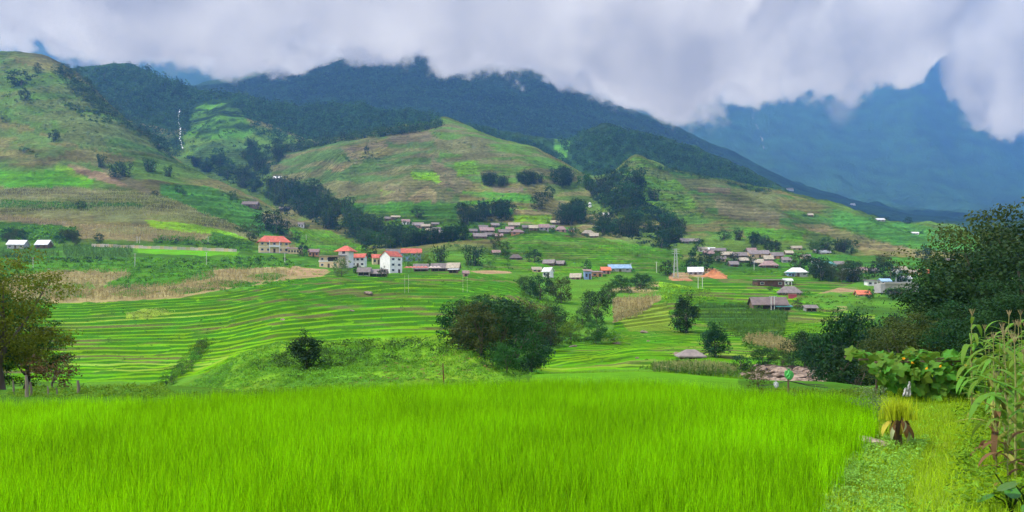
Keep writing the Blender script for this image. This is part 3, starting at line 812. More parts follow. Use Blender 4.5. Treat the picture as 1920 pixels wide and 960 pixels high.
NAMES = {'near': 'broadleaf_tree', 'mid': 'broadleaf_tree', 'far': 'broadleaf_tree', 'column': 'columnar_tree', 'shrub': 'shrub', 'bamboo': 'bamboo_clump', 'fbamboo': 'bamboo_clump', 'feather': 'feathery_tree'}
CATS = {'broadleaf_tree': 'tree', 'columnar_tree': 'tree', 'shrub': 'shrub', 'bamboo_clump': 'bamboo', 'feathery_tree': 'tree'}
tcount = 0
def tree_at(loc, h, kind, label, group=None, mat=None, w=1.0, name=None):
    global tcount
    tcount += 1
    cm, tm = PROTO[kind][tcount % len(PROTO[kind])]
    nm = name or NAMES[kind]
    e = empty(nm, loc, random.uniform(0, 6.28))
    e.scale = (h * w, h * w, h)
    c = obj('foliage' if kind == 'shrub' else 'crown', cm, None, e)
    if mat is not None: setmat(c, mat)
    obj('stem' if kind == 'shrub' else ('culms' if 'bamboo' in kind else 'trunk'), tm, None, e)
    return tag(e, label, CATS.get(nm, 'tree'), group)
def tree(px, py, hpx, kind, label, group=None, mat=None, w=1.0, ymin=19.0, name=None):
    p = hit(px, py, ymin)
    return tree_at((p.x, p.y, p.z - 0.02 * hpx * p.y / FP), hpx * p.y / FP, kind, label, group, mat, w, name)

def sample_poly(poly, n, g):
    poly_a = np.array(poly, float)
    x0, y0 = poly_a.min(0); x1, y1 = poly_a.max(0)
    out_ = []
    while len(out_) < n:
        x = g.uniform(x0, x1, n * 2); y = g.uniform(y0, y1, n * 2)
        ok = pip(x, y, poly)
        out_ += list(zip(x[ok], y[ok]))
    return out_[:n]

def foliage_mass(name, mat, spots, label_kind='stuff', leafn=14, asp=.7, g=None, up=.4, dome=.7, cv=.22):
    """leaf clumps at (point, radius): one joined mass of foliage"""
    g = g or np.random.default_rng(len(spots))
    P = np.array([s[0] for s in spots], float); Rr = np.array([s[1] for s in spots], float)
    idx = np.repeat(np.arange(len(P)), leafn)
    dd = unit(g.normal(size=(len(idx), 3)) + np.array([0, 0, up])); dd[:, 2] = np.abs(dd[:, 2]) * 1.0
    c = P[idx] + dd * (Rr[idx] * g.uniform(.45, 1.05, len(idx)))[:, None] * np.array([1, 1, dome])
    n = unit(dd + .6 * g.normal(size=dd.shape) + np.array([0, 0, .4]))
    v, q = leaf_quads(c, n, Rr[idx] * g.uniform(.5, 1.0, len(idx)) * (2.2 / math.sqrt(leafn)) * 1.15, asp, g)
    lv = np.clip(.5 + cv * g.normal(size=len(P))[idx] + .18 * g.normal(size=len(idx)), 0, 1)
    me = mesh_np(name, v, quads=q, col=np.repeat(np.repeat(lv, 4)[:, None], 3, 1), colname='lv')
    return tag(obj(name, me, mat), kind='stuff')
def poly_spots(polys, g, lift=0.0):
    """polys: (polygon, count, radius px range, ymin)"""
    out_ = []
    for (poly, n, r0, r1, ymin) in polys:
        for (x, y) in sample_poly(poly, n, g):
            p = hit(x, y, ymin)
            out_.append(((p.x, p.y, p.z + lift), g.uniform(r0, r1) * p.y / FP))
    return out_
# ------------------------------------------------------------------ far woods and scrub, one mass each
g = np.random.default_rng(11)
foliage_mass('crest_woods', M_FOR, poly_spots([
    ([(95, 122), (150, 140), (215, 195), (335, 292), (320, 300), (230, 235), (150, 185), (100, 140)], 380, 4, 8, 560),
    ([(500, 290), (560, 272), (640, 253), (740, 243), (800, 240), (832, 229), (828, 240), (760, 252), (640, 266), (560, 285)], 420, 5, 9, 900),
    ([(1095, 335), (1130, 352), (1160, 322), (1180, 300), (1165, 345), (1140, 365), (1110, 360)], 120, 4, 8, 700), ([(1230, 312), (1330, 331), (1450, 361), (1440, 366), (1330, 338), (1230, 318)], 150, 3, 6, 700)], g), leafn=30, g=g, dome=1.5, cv=.34)
foliage_mass('upper_forest', M_FOR, poly_spots([
    ([(160, 130), (250, 124), (335, 152), (365, 168), (500, 191), (600, 194), (680, 188), (720, 204), (830, 216), (822, 242), (760, 246), (690, 250), (640, 256), (560, 272), (530, 285), (480, 255), (452, 205), (410, 186), (365, 195), (350, 250), (340, 292), (300, 275), (230, 220), (175, 165)], 2300, 5, 9, 960),
    ([(1045, 262), (1140, 240), (1200, 249), (1300, 281), (1400, 321), (1450, 356), (1380, 346), (1300, 330), (1250, 318), (1195, 291), (1160, 318), (1135, 345), (1100, 325), (1070, 295)], 1500, 4, 8, 1010),
    ([(840, 228), (900, 240), (1000, 266), (1050, 290), (1080, 318), (1000, 284), (900, 252)], 420, 3.5, 6.5, 1060)], g), leafn=24, g=g, dome=1.5, cv=.34)
foliage_mass('mountain_forest', leafmat('leaf_mountain', (0.048, 0.095, 0.028), var=0.75), poly_spots([
    ([(370, 170), (450, 155), (600, 108), (850, 110), (1000, 145), (1280, 250), (1450, 345), (1300, 280), (1140, 240), (1000, 262), (830, 215), (680, 186), (500, 190)], 5200, 2.2, 4.5, 1480)], g), leafn=7, g=g, dome=1.4, cv=.35)
# undergrowth of the gully woods
foliage_mass('wood_undergrowth', M_DARK, poly_spots([
    ([(330, 292), (400, 332), (500, 372), (560, 420), (540, 395), (470, 330), (400, 300)], 120, 5, 10, 640), ([(455, 300), (470, 278), (528, 268), (525, 300), (500, 335), (470, 330)], 60, 5, 10, 640),
    ([(500, 350), (560, 352), (640, 388), (700, 420), (780, 455), (870, 470), (870, 492), (800, 492), (740, 478), (690, 462), (640, 440), (560, 400)], 330, 6, 12, 470),
    ([(1090, 352), (1130, 338), (1200, 335), (1225, 365), (1255, 405), (1285, 440), (1275, 465), (1230, 466), (1150, 446), (1122, 440), (1112, 422), (1155, 405), (1112, 380)], 330, 5, 11, 450)], g), leafn=22, g=g)
# hedgerows, scrub and weeds
foliage_mass('hill_scrub', leafmat('leaf_hill_scrub', (0.04, 0.085, 0.018), var=0.5), poly_spots([
    ([(0, 110), (80, 118), (150, 160), (330, 300), (480, 378), (380, 352), (200, 300), (0, 230)], 420, 1.5, 4.5, 560),
    ([(110, 190), (200, 210), (240, 240), (160, 225)], 60, 4, 8, 560),
    ([(35, 270), (75, 290), (70, 296), (30, 280)], 14, 4, 6, 560),
    ([(300, 345), (480, 378), (560, 424), (470, 438), (370, 390)], 60, 2, 5, 500),
    ([(345, 205), (440, 200), (480, 255), (430, 300), (360, 300)], 130, 3, 6, 900),
    ([(500, 290), (800, 245), (1060, 312), (1000, 380), (860, 380), (640, 380), (520, 345)], 520, 1.3, 3.4, 560),
    ([(640, 296), (700, 292), (720, 300), (650, 304)], 26, 3, 5, 560),
    ([(1130, 350), (1192, 295), (1260, 330), (1330, 410), (1230, 400), (1150, 385)], 240, 2, 5.5, 520),
    ([(1250, 330), (1450, 362), (1640, 412), (1800, 440), (1640, 470), (1300, 440)], 330, 1.2, 3.2, 470)], g), leafn=12, g=g)
foliage_mass('bank_scrub', M_WEED, poly_spots([
    ([(0, 480), (120, 486), (250, 486), (460, 480), (600, 500), (540, 504), (400, 506), (240, 512), (100, 512), (0, 522)], 420, 4, 9, 235),
    ([(210, 530), (250, 512), (400, 502), (405, 518), (330, 533), (225, 541)], 170, 4, 8, 190),
    ([(60, 556), (120, 546), (180, 548), (175, 558), (90, 560)], 60, 3, 6, 190), ([(200, 553), (250, 544), (300, 548), (260, 557)], 50, 3, 6, 190), ([(370, 536), (430, 526), (490, 530), (430, 538)], 60, 3, 6, 190), ([(465, 522), (500, 514), (540, 518), (505, 526)], 40, 3, 6, 190), ([(20, 534), (60, 524), (100, 528), (60, 536)], 40, 3, 6, 190), ([(330, 540), (540, 526), (620, 516), (540, 534), (430, 548)], 90, 3, 7, 190),
    ([(0, 425), (150, 428), (150, 450), (0, 452)], 140, 5, 9, 380),
    ([(290, 445), (370, 443), (470, 452), (470, 474), (400, 466), (290, 456)], 110, 4, 8, 380),
    ([(0, 375), (260, 382), (270, 388), (0, 390)], 90, 3, 5, 420)], g), leafn=14, g=g)
foliage_mass('knoll_weeds', leafmat('leaf_knoll', (0.12, 0.245, 0.016), var=0.5), poly_spots([
    ([(325, 748), (400, 700), (450, 665), (520, 643), (860, 632), (930, 648), (1000, 700), (1000, 735), (800, 715), (600, 735)], 2000, 4, 11, 30)], g), leafn=22, asp=.45, g=g)
foliage_mass('knoll_scrub', M_LEAF, poly_spots([
    ([(470, 690), (560, 650), (700, 640), (860, 638), (900, 660), (800, 680), (640, 690), (560, 712)], 120, 9, 20, 30),
    ([(880, 690), (930, 660), (985, 690), (960, 705)], 26, 9, 15, 30)], g), leafn=60, asp=.5, g=g)
foliage_mass('knoll_clumps', M_WEED, poly_spots([([(430, 715), (480, 660), (560, 645), (860, 640), (930, 655), (985, 705), (760, 712), (600, 722)], 110, 8, 17, 30)], g), leafn=50, asp=.35, g=g, dome=1.0)
foliage_mass('slope_weeds', leafmat('leaf_slope', (0.10, 0.225, 0.012), var=.5), poly_spots([([(320, 745), (385, 700), (440, 668), (520, 648), (520, 690), (440, 735)], 420, 3, 8, 30)], g), leafn=22, asp=.4, g=g)
foliage_mass('bank_hedges', M_DARK, poly_spots([([(0, 478), (120, 484), (250, 486), (270, 490), (100, 496), (0, 492)], 60, 4, 8, 235), ([(250, 500), (440, 482), (560, 484), (590, 500), (480, 500), (300, 510)], 70, 4, 8, 235), ([(200, 540), (330, 536), (420, 522), (330, 545), (210, 548)], 36, 3, 6, 190), ([(300, 447), (460, 456), (465, 468), (300, 458)], 40, 4, 8, 380)], g), leafn=26, g=g)
foliage_mass('grove_undergrowth', M_DARK, poly_spots([
    ([(858, 625), (900, 605), (1000, 620), (1050, 630), (1010, 690), (985, 702), (930, 690), (870, 660)], 110, 14, 26, 60)], g), leafn=60, asp=.5, g=g)
foliage_mass('knoll_flowers', leafmat('leaf_pinkish', (0.30, 0.17, 0.10), var=0.4), poly_spots([
    ([(640, 725), (700, 690), (860, 650), (960, 690), (900, 712), (760, 715)], 160, 3, 6, 30)], g), leafn=14, asp=.4, g=g)
foliage_mass('edge_weeds', M_WEED, poly_spots([
    ([(0, 745), (60, 728), (300, 722), (330, 740), (480, 735), (640, 722), (640, 730), (300, 748)], 380, 6, 13, 17.5)], g), leafn=26, asp=.4, g=g)
foliage_mass('bank_weeds', M_WEED, poly_spots([([(1390, 748), (1420, 730), (1560, 733), (1700, 728), (1710, 748)], 330, 6, 13, 17.0)], g), leafn=26, asp=.4, g=g)
foliage_mass('valley_scrub', leafmat('leaf_valley_scrub', (0.065, 0.155, 0.016), var=0.5), poly_spots([
    ([(960, 520), (1000, 540), (1060, 585), (1130, 620), (1170, 640), (1060, 650), (1010, 640), (1000, 600)], 260, 6, 12, 100),
    ([(1090, 555), (1150, 530), (1230, 525), (1240, 545), (1140, 558), (1100, 600)], 130, 5, 10, 190),
    ([(1380, 620), (1480, 625), (1640, 640), (1640, 690), (1560, 690), (1400, 660)], 300, 7, 14, 95),
    ([(1340, 625), (1440, 628), (1500, 640), (1430, 640)], 60, 6, 11, 120),
    ([(1380, 690), (1420, 680), (1400, 730), (1370, 725)], 60, 8, 14, 60),
    ([(1560, 690), (1640, 690), (1640, 735), (1540, 735)], 150, 8, 16, 55),
    ([(1500, 545), (1640, 560), (1640, 600), (1560, 600), (1490, 560)], 110, 4, 8, 180),
    ([(740, 430), (860, 450), (960, 480), (960, 505), (880, 510), (860, 470)], 150, 4, 8, 320),
    ([(1190, 690), (1290, 672), (1300, 690), (1230, 700)], 60, 5, 9, 80)], g), leafn=22, asp=.5, g=g)
foliage_mass('mound_grass', leafmat('leaf_mound', (0.16, 0.31, 0.014), var=0.4), poly_spots([
    ([(1238, 530), (1330, 545), (1345, 566), (1270, 572), (1240, 560)], 220, 4, 8, 190),
    ([(1480, 608), (1560, 596), (1640, 606), (1640, 626), (1500, 628)], 100, 4, 8, 140),
    ([(270, 414), (370, 421), (470, 450), (455, 456), (390, 440)], 110, 2.5, 4.5, 400)], g), leafn=16, asp=.4, g=g)

foliage_mass('yellowing_weeds', leafmat('leaf_yellowing', (0.26, 0.30, 0.06), var=.4), poly_spots([
    ([(235, 587), (290, 578), (335, 584), (285, 597), (240, 597)], 90, 3, 6, 150), ([(545, 502), (620, 507), (600, 518), (540, 516)], 40, 3, 5, 200), ([(1255, 514), (1300, 512), (1300, 526), (1250, 526)], 30, 3, 5, 240)], g), leafn=14, asp=.4, g=g)
foliage_mass('bund_weeds', leafmat('leaf_bund', (0.07, 0.13, 0.02), var=.6), poly_spots([
    ([(120, 700), (120, 575), (420, 558), (640, 522), (930, 520), (1000, 560), (860, 620), (520, 632), (400, 690)], 380, 1.8, 5, 84), ([(1020, 690), (1180, 640), (1300, 600), (1500, 600), (1480, 640), (1300, 680)], 90, 2, 5, 84), ([(930, 470), (1000, 442), (1150, 458), (1270, 475), (1200, 508), (1000, 508)], 70, 1.5, 3.5, 300)], g), leafn=14, asp=.5, g=g)
# standing maize and dry stalks: thin upright stalks with a few drooping leaves
def stalks(name, mat, polys, g, wfac=.10, n_leaf=2):
    P, H = [], []
    for (poly, n, h, ymin) in polys:
        for (x, y) in sample_poly(poly, n, g):
            p = hit(x, y, ymin); P.append(p[:]); H.append(h * g.uniform(.75, 1.2))
    P = np.array(P); H = np.array(H)[:, None]; n_ = len(P)
    V, Q = [], []
    def blade(a, b, w):
        d = unit(np.cross(b - a, g.normal(size=a.shape))) * w
        V.append(np.stack([a - d, a + d, b + d * .4, b - d * .4], 1).reshape(-1, 3))
    up = np.array([0, 0, 1.0])
    tip = P + up * H + g.normal(0, .12, (n_, 3)) * H
    blade(P, tip, H * wfac * .5)
    for k in range(n_leaf):
        s = P + up * H * g.uniform(.3, .8, (n_, 1))
        a = g.uniform(0, 6.28, (n_, 1)); o_ = np.concatenate([np.cos(a), np.sin(a), g.uniform(-.4, .5, (n_, 1))], 1)
        blade(s, s + o_ * H * .38, H * wfac * .55)
    v = np.concatenate(V); q = np.arange(len(v)).reshape(-1, 4)
    lv = np.repeat(np.clip(.5 + .25 * g.normal(size=len(v) // 4), 0, 1), 4)
    me = mesh_np(name, v, quads=q, col=np.repeat(lv[:, None], 3, 1), colname='lv')
    return tag(obj(name, me, mat), kind='stuff')
M_DRY = leafmat('leaf_dry_maize', (0.29, 0.23, 0.10), var=0.35, hue=.01)
M_HALF = leafmat('leaf_ripe_maize', (0.24, 0.25, 0.085), var=0.4, hue=.01)
M_GMZ = leafmat('leaf_green_maize', (0.075, 0.17, 0.024), var=0.4, hue=.01)
stalks('dry_maize', M_DRY, [
    ([(0, 524), (110, 510), (235, 510), (248, 520), (180, 538), (60, 562), (0, 556)], 1100, 1.7, 200),
    ([(330, 558), (90, 568), (70, 548), (200, 541), (330, 536), (400, 507), (540, 505), (560, 520), (460, 534)], 2000, 1.6, 190),
    ([(140, 422), (270, 426), (395, 441), (380, 455), (290, 452), (150, 448)], 1100, 2.0, 400),
    ([(0, 404), (140, 420), (140, 426), (0, 412)], 350, 2.0, 400),
    ([(1148, 562), (1240, 556), (1200, 594), (1150, 604)], 600, 1.5, 150), ([(1402, 634), (1440, 631), (1510, 656), (1480, 666), (1392, 645)], 700, 1.2, 110)], g)
stalks('ripe_maize', M_HALF, [
    ([(0, 352), (150, 353), (300, 367), (400, 405), (480, 441), (470, 450), (380, 424), (270, 407), (150, 404), (0, 398)], 2600, 2.2, 420),
    ([(1222, 688), (1330, 684), (1385, 694), (1372, 705), (1300, 704), (1225, 698)], 1500, .85, 78)], g)
stalks('green_maize', M_GMZ, [
    ([(118, 464), (250, 467), (245, 484), (120, 484)], 700, 2.0, 280), ([(0, 474), (110, 474), (110, 481), (0, 483)], 300, 2.0, 280),
    ([(1300, 568), (1430, 573), (1480, 586), (1470, 626), (1350, 621), (1292, 590)], 160, 1.3, 140),
    ([(1310, 570), (1430, 574), (1432, 581), (1310, 578)], 170, 1.3, 140), ([(1325, 586), (1478, 588), (1476, 598), (1330, 596)], 260, 1.3, 140), ([(1345, 604), (1472, 604), (1468, 612), (1350, 611)], 200, 1.2, 140), ([(1362, 616), (1440, 617), (1420, 625), (1372, 622)], 120, 1.2, 140),
    ([(1222, 690), (1372, 696), (1372, 708), (1300, 708), (1225, 698)], 700, .9, 78)], g)
stalks('lower_rice', leafmat('leaf_lower_rice', (0.17, 0.38, 0.006), var=.35, hue=0), [([(1000, 708), (1100, 700), (1250, 700), (1390, 708), (1400, 720), (1000, 720)], 3000, .5, 60)], g, wfac=.05, n_leaf=2)
# ------------------------------------------------------------------ trees one can tell apart
GW = 'woodland trees in the gully below the centre hill'
g = np.random.default_rng(23)
def wood(polys, kinds, label, group, h0, h1, ymin, mats, sort=True):
    for (poly, n) in polys:
        pts = sample_poly(poly, n, g)
        for i, (x, y) in enumerate(pts):
            k = kinds[i % len(kinds)]
            xs_ = [q_[0] for q_ in pts]; nb_ = 5 if n > 9 else 2
            bin_ = lambda v: min(nb_ - 1, int((v - min(xs_)) / max(max(xs_) - min(xs_), 1) * nb_))
            mates = sorted(q_[1] for q_ in pts if bin_(q_[0]) == bin_(x)); rk = mates.index(y) / max(len(mates), 1)
            side = ('left end', 'left half', 'middle', 'right half', 'right end')[bin_(x)] if nb_ == 5 else ('left half', 'right half')[bin_(x)]
            row = ('upper ', '', 'lower ')[min(2, int(rk * 3))] if len(mates) > 2 else ''
            mt_ = mats[i % len(mats)]; tone = {'leaf_dark': 'blackish', 'leaf_bamboo': 'dark', 'leaf_olive': 'olive'}.get(mt_.name, 'green')
            lab_ = tone + (' plumed bamboo' if 'bamboo' in k else ' round tree') + f' in the {row}{side} of ' + label
            tree(x, y, g.uniform(h0, h1), k, lab_, group, mats[i % len(mats)], g.uniform(.85, 1.2), ymin)
wood([([(330, 292), (400, 332), (500, 372), (560, 420), (540, 395), (470, 330), (400, 300)], 26), ([(455, 300), (470, 278), (528, 268), (525, 300), (500, 335), (470, 330)], 20)],
     ['far', 'fbamboo'], 'the gully behind the left hill', 'trees of the upper gully wood', 15, 26, 640, [M_DARK, M_BAMB, M_LEAF])
wood([([(500, 350), (560, 352), (640, 388), (700, 420), (780, 455), (870, 470), (870, 492), (800, 492), (740, 478), (690, 462), (640, 440), (560, 400)], 92)],
     ['fbamboo', 'far', 'fbamboo'], 'the wood behind the red roofs', GW, 24, 38, 470, [M_BAMB, M_DARK, M_LEAF])
wood([([(1090, 352), (1130, 338), (1200, 335), (1225, 365), (1255, 405), (1285, 440), (1275, 465), (1230, 466), (1150, 446), (1122, 440), (1112, 422), (1155, 405), (1112, 380)], 74)],
     ['far', 'fbamboo', 'far'], 'the ravine wood by the bright ridge', 'trees of the ravine wood', 20, 36, 450, [M_DARK, M_BAMB, M_LEAF])
wood([([(855, 400), (960, 398), (960, 416), (870, 422)], 22)], ['fbamboo', 'far'], 'the thicket above the upper village', 'thicket above the upper village', 22, 32, 470, [M_BAMB, M_DARK])
wood([([(1032, 405), (1095, 385), (1100, 420), (1050, 424)], 18)], ['far', 'fbamboo'], 'the grove right of the upper village', 'grove beside the upper village', 22, 34, 470, [M_DARK, M_BAMB])
wood([([(903, 340), (945, 340), (945, 350), (903, 350)], 9)], ['fbamboo'], 'the small centre hill grove', 'small square grove on the centre hill', 18, 24, 560, [M_BAMB])
wood([([(970, 335), (1070, 328), (1065, 350), (975, 350)], 20)], ['fbamboo', 'far'], 'the long centre hill grove', 'long grove on the centre hill', 18, 28, 560, [M_BAMB, M_DARK])
wood([([(1405, 455), (1470, 462), (1475, 474), (1410, 470)], 9)], ['far', 'fbamboo'], 'the tree row behind the right village', 'tree row behind the right village', 18, 26, 400, [M_DARK, M_BAMB])
wood([([(1515, 465), (1612, 470), (1608, 478), (1520, 476)], 11)], ['far', 'fbamboo'], 'the grove below the tan field', 'grove below the tan field', 18, 28, 400, [M_DARK, M_BAMB, M_LEAF])
wood([([(1530, 515), (1605, 520), (1600, 532), (1535, 530)], 12)], ['far', 'mid'], 'the grove between white-roofed houses', 'grove between the white-roofed houses', 28, 40, 280, [M_DARK, M_OLIV])
wood([([(0, 445), (45, 440), (45, 462), (0, 462)], 6), ([(100, 440), (150, 440), (148, 466), (100, 466)], 6)], ['far', 'mid'], 'the trees beside the far left sheds', 'trees around the left sheds', 16, 26, 380, [M_DARK, M_OLIV])
# single trees of the slopes: px, py of the foot, height, kind, width, foliage, label
ONE = [
 (190, 313, 26, 'fbamboo', .8, M_BAMB, 'slender dark bamboo highest of the row on the left slope'),
 (216, 333, 34, 'fbamboo', .8, M_BAMB, 'dark bamboo clump left of the twin pair on the left slope'),
 (233, 331, 34, 'fbamboo', .9, M_BAMB, 'taller dark bamboo clump of the twin pair on the left slope'),
 (281, 322, 28, 'fbamboo', 1.1, M_BAMB, 'wide dark bamboo clump right of the twin pair on the left slope'),
 (315, 331, 22, 'fbamboo', .9, M_BAMB, 'small dark bamboo clump lowest of the row on the left slope'),
 (40, 160, 26, 'far', 1.5, M_DARK, 'wide dark tree clump high on the left hill near the frame edge'),
 (47, 188, 22, 'far', .9, M_DARK, 'small dark tree below the wide clump high on the left hill'),
 (72, 137, 16, 'far', 1.0, M_DARK, 'small dark tree on the skyline of the left hill'),
 (120, 140, 18, 'far', 1.5, M_DARK, 'left half of the dark thicket on the left hill skyline'),
 (150, 140, 15, 'far', 1.2, M_DARK, 'right half of the dark thicket on the left hill skyline'),
 (102, 265, 20, 'far', 1.0, M_DARK, 'lone round dark tree in the middle of the left slope'),
 (10, 228, 10, 'shrub', 1.5, M_DARK, 'low dark shrub on the left slope at the frame edge'),
 (335, 362, 16, 'shrub', 1.0, M_DARK, 'dark shrub alone on the green meadow of the left hill'),
 (346, 366, 10, 'shrub', 1.0, M_DARK, 'low shrub just right of the meadow shrub'),
 (290, 366, 12, 'shrub', 1.3, M_DARK, 'low dark shrub on the crest line of the maize hill'),
 (437, 375, 16, 'far', 1.0, M_LEAF, 'round tree beside the brown hut high on the left hill'),
 (152, 392, 14, 'far', 1.2, M_DARK, 'round dark tree between the maize plots of the left hill'),
 (184, 456, 18, 'far', .9, M_DARK, 'small dark tree above the left end of the roadside wall'),
 (687, 290, 17, 'far', .55, M_DARK, 'tiny upright tree alone high on the centre hill'),
 (412, 308, 26, 'far', 1.1, M_DARK, 'round dark tree right of the waterfall foot'),
 (300, 282, 22, 'far', 1.1, M_DARK, 'dark tree left of the waterfall foot'),
 (468, 450, 32, 'far', 1.1, M_OLIV, 'olive round tree left of the yellow school house'),
 (498, 430, 34, 'far', 1.0, M_DARK, 'dark round tree on the ridge above the yellow school house'),
 (518, 436, 38, 'far', 1.0, M_DARK, 'tall dark tree above the roof of the yellow school house'),
 (532, 440, 24, 'far', 1.0, M_DARK, 'small dark tree right of the tall tree above the school house'),
 (552, 452, 18, 'far', 1.1, M_LEAF, 'small green tree behind the right end of the school house'),
 (568, 481, 26, 'far', .75, M_DARK, 'dense dark rounded tree between the school annexe and the orange shed'),
 (640, 518, 30, 'far', 1.0, M_PALEL, 'pale leafy tree in front of the tan two-storey building'),
 (694, 488, 34, 'far', .8, M_DARK, 'dark tree left of the tall white house'),
 (672, 514, 16, 'far', 1.0, M_DARK, 'dark rounded tree left of the low grey roofs under the white house'),
 (716, 520, 18, 'far', .9, M_DARK, 'dark rounded tree before the low grey roofs under the white house'),
 (738, 510, 16, 'far', 1.2, M_DARK, 'dark bush at the foot of the white house front'),
 (765, 502, 24, 'far', 1.0, M_LIME, 'bright green tree between the white house and the parasols'),
 (785, 492, 18, 'far', 1.1, M_PALEL, 'pale banana-like tree below the blue house'),
 (803, 506, 14, 'far', .9, M_DARK, 'small dark tree between the two grey restaurant roofs'),
 (803, 495, 18, 'far', 1.2, M_LIME, 'light green tree behind the restaurant roofs'),
 (825, 492, 36, 'fbamboo', 1.0, M_BAMB, 'dark bamboo plume behind the right restaurant roof'),
 (888, 498, 46, 'fbamboo', .9, M_BAMB, 'tall dark bamboo plume standing alone right of the restaurant'),
 (866, 448, 30, 'far', .9, M_DARK, 'dark round tree between the two halves of the upper village'),
 (930, 468, 28, 'far', .7, M_OLIV, 'thin olive tree below the upper village roofs'),
 (948, 478, 22, 'far', .9, M_LEAF, 'green tree just above the brown hut on the middle slope'),
 (1075, 445, 20, 'far', .8, M_LEAF, 'small green tree left of the pale straw roof'),
 (1130, 442, 24, 'far', 1.1, M_DARK, 'dark tree right of the pale straw roof'),
 (1010, 392, 30, 'far', 1.0, M_DARK, 'dark round tree by the path above the upper village'),
 (1030, 372, 20, 'far', 1.0, M_DARK, 'small dark tree higher on the path above the upper village'),
 (783, 408, 18, 'far', 1.2, M_DARK, 'dark tree above the small brown roofs on the left of the upper village'),
 (1002, 492, 24, 'far', 1.2, M_DARK, 'dark tree left of the pair of brown roofs in the middle'),
 (1100, 508, 18, 'far', .9, M_DARK, 'small dark tree behind the blue-fronted house'),
 (1250, 517, 25, 'far', 1.1, M_DARK, 'round dark tree left of the lattice pylon'),
 (1297, 508, 38, 'far', .85, M_DARK, 'larger dark tree of the pair behind the white-walled hut'),
 (1324, 508, 34, 'far', .75, M_DARK, 'smaller dark tree of the pair behind the white-walled hut'),
 (1345, 492, 20, 'far', 1.0, M_LEAF, 'green tree right of the dark pair'),
 (1310, 470, 20, 'far', 1.1, M_DARK, 'dark tree left of the white sheds on the right slope'),
 (1357, 450, 20, 'far', 1.2, M_LEAF, 'green thicket above the right village roofs'),
 (1384, 450, 26, 'fbamboo', .9, M_BAMB, 'spiky bamboo plume above the right village roofs'),
 (1375, 492, 16, 'far', 1.1, M_DARK, 'dark tree in the middle of the right village'),
 (1408, 500, 18, 'far', 1.1, M_DARK, 'dark tree in front of the long right village house'),
 (1500, 505, 30, 'far', 1.0, M_OLIV, 'olive tree above the white hipped roof'),
 (1517, 510, 30, 'far', 1.0, M_DARK, 'dark tree touching the right end of the white hipped roof'),
 (1548, 510, 20, 'far', 1.0, M_DARK, 'dark tree under the teal roof'),
 (1600, 530, 24, 'far', 1.1, M_OLIV, 'olive bush in front of the pale two-storey house'),
 (1620, 532, 24, 'far', .7, M_LEAF, 'slim green tree right of the pale two-storey house'),
 (1640, 520, 30, 'far', 1.0, M_DARK, 'dark tree left of the two big ones above the bridge'),
 (1658, 505, 34, 'mid', 1.1, M_OLIV, 'large olive-topped tree above the bridge'),
 (1668, 528, 34, 'far', 1.1, M_DARK, 'dark tree right behind the bridge deck'),
 (1690, 530, 26, 'far', 1.0, M_DARK, 'dark tree behind the right end of the bridge'),
 (1733, 490, 28, 'far', 1.0, M_DARK, 'dark tree on the meadow beyond the big right-hand trees'),
 (1702, 420, 12, 'far', 1.2, M_DARK, 'tiny dark tree near the crest of the far green meadow'),
 (1632, 560, 16, 'far', 1.0, M_DARK, 'dark bush right of the orange-red roof'),
 (1675, 562, 22, 'far', 1.2, M_DARK, 'dark bush below the bridge'),
 (1445, 545, 10, 'shrub', 1.2, M_LEAF, 'small green shrub left of the red-fronted house'),
 (1495, 578, 16, 'far', 1.1, M_OLIV, 'olive tree right of the long dark-roofed house'),
 # around the spur and the valley
 (1285, 623, 76, 'column', .95, M_DARK, 'tall dark bamboo clump standing in the yellow-green terraces'),
 (1342, 670, 70, 'column', 1.1, M_BAMB, 'broad bamboo clump behind the field hut'),
 (1388, 694, 38, 'shrub', 1.1, M_DARK, 'dark shrub right of the field hut'),
 (1421, 728, 46, 'shrub', .9, M_OLIV, 'olive shrub at the near edge of the boulder river bed'),
 (1432, 690, 44, 'mid', 1.2, M_DARK, 'dark tree at the upper left of the boulder river bed'),
 (1466, 690, 36, 'mid', 1.3, M_LEAF, 'green tree above the boulder river bed'),
 (1052, 568, 58, 'mid', .95, M_OLIV, 'brownish olive round tree at the head of the small ravine'),
 (1012, 562, 58, 'mid', 1.0, M_DARK, 'dark round tree at the head of the small ravine'),
 (985, 548, 36, 'mid', 1.0, M_LEAF, 'green tree at the upper edge of the terraced spur'),
 (1118, 606, 66, 'mid', .95, M_DARK, 'dark tree on the floor of the small ravine'),
 (1092, 612, 40, 'mid', 1.0, M_LEAF, 'green tree left of the dark ravine tree'),
 (1165, 548, 40, 'mid', 1.1, M_LEAF, 'bright round tree below the blue-roofed long house'),
 (1200, 542, 34, 'mid', 1.3, M_DARK, 'dark spreading tree below the blue-roofed long house'),
 (1140, 568, 38, 'mid', 1.0, M_LEAF, 'green tree left of the bright round one in the ravine'),
 (1118, 645, 56, 'mid', .8, M_LEAF, 'slender green tree at the tip of the terraced spur'),
 (1152, 644, 30, 'shrub', 1.0, M_WEED, 'light green shrub at the tip of the terraced spur'),
 (1070, 638, 44, 'mid', 1.1, M_LIME, 'yellow-green bushy tree low on the terraced spur'),
 (575, 690, 72, 'column', 1.25, M_DARK, 'dark feathery shrub-like tree alone on the grassy knoll'),
]
for (x, y, h, k, w, mt, lab) in ONE:
    tree(x, y, h * (1.22 if k == 'far' else 1.0), k, lab, None, mt, w)
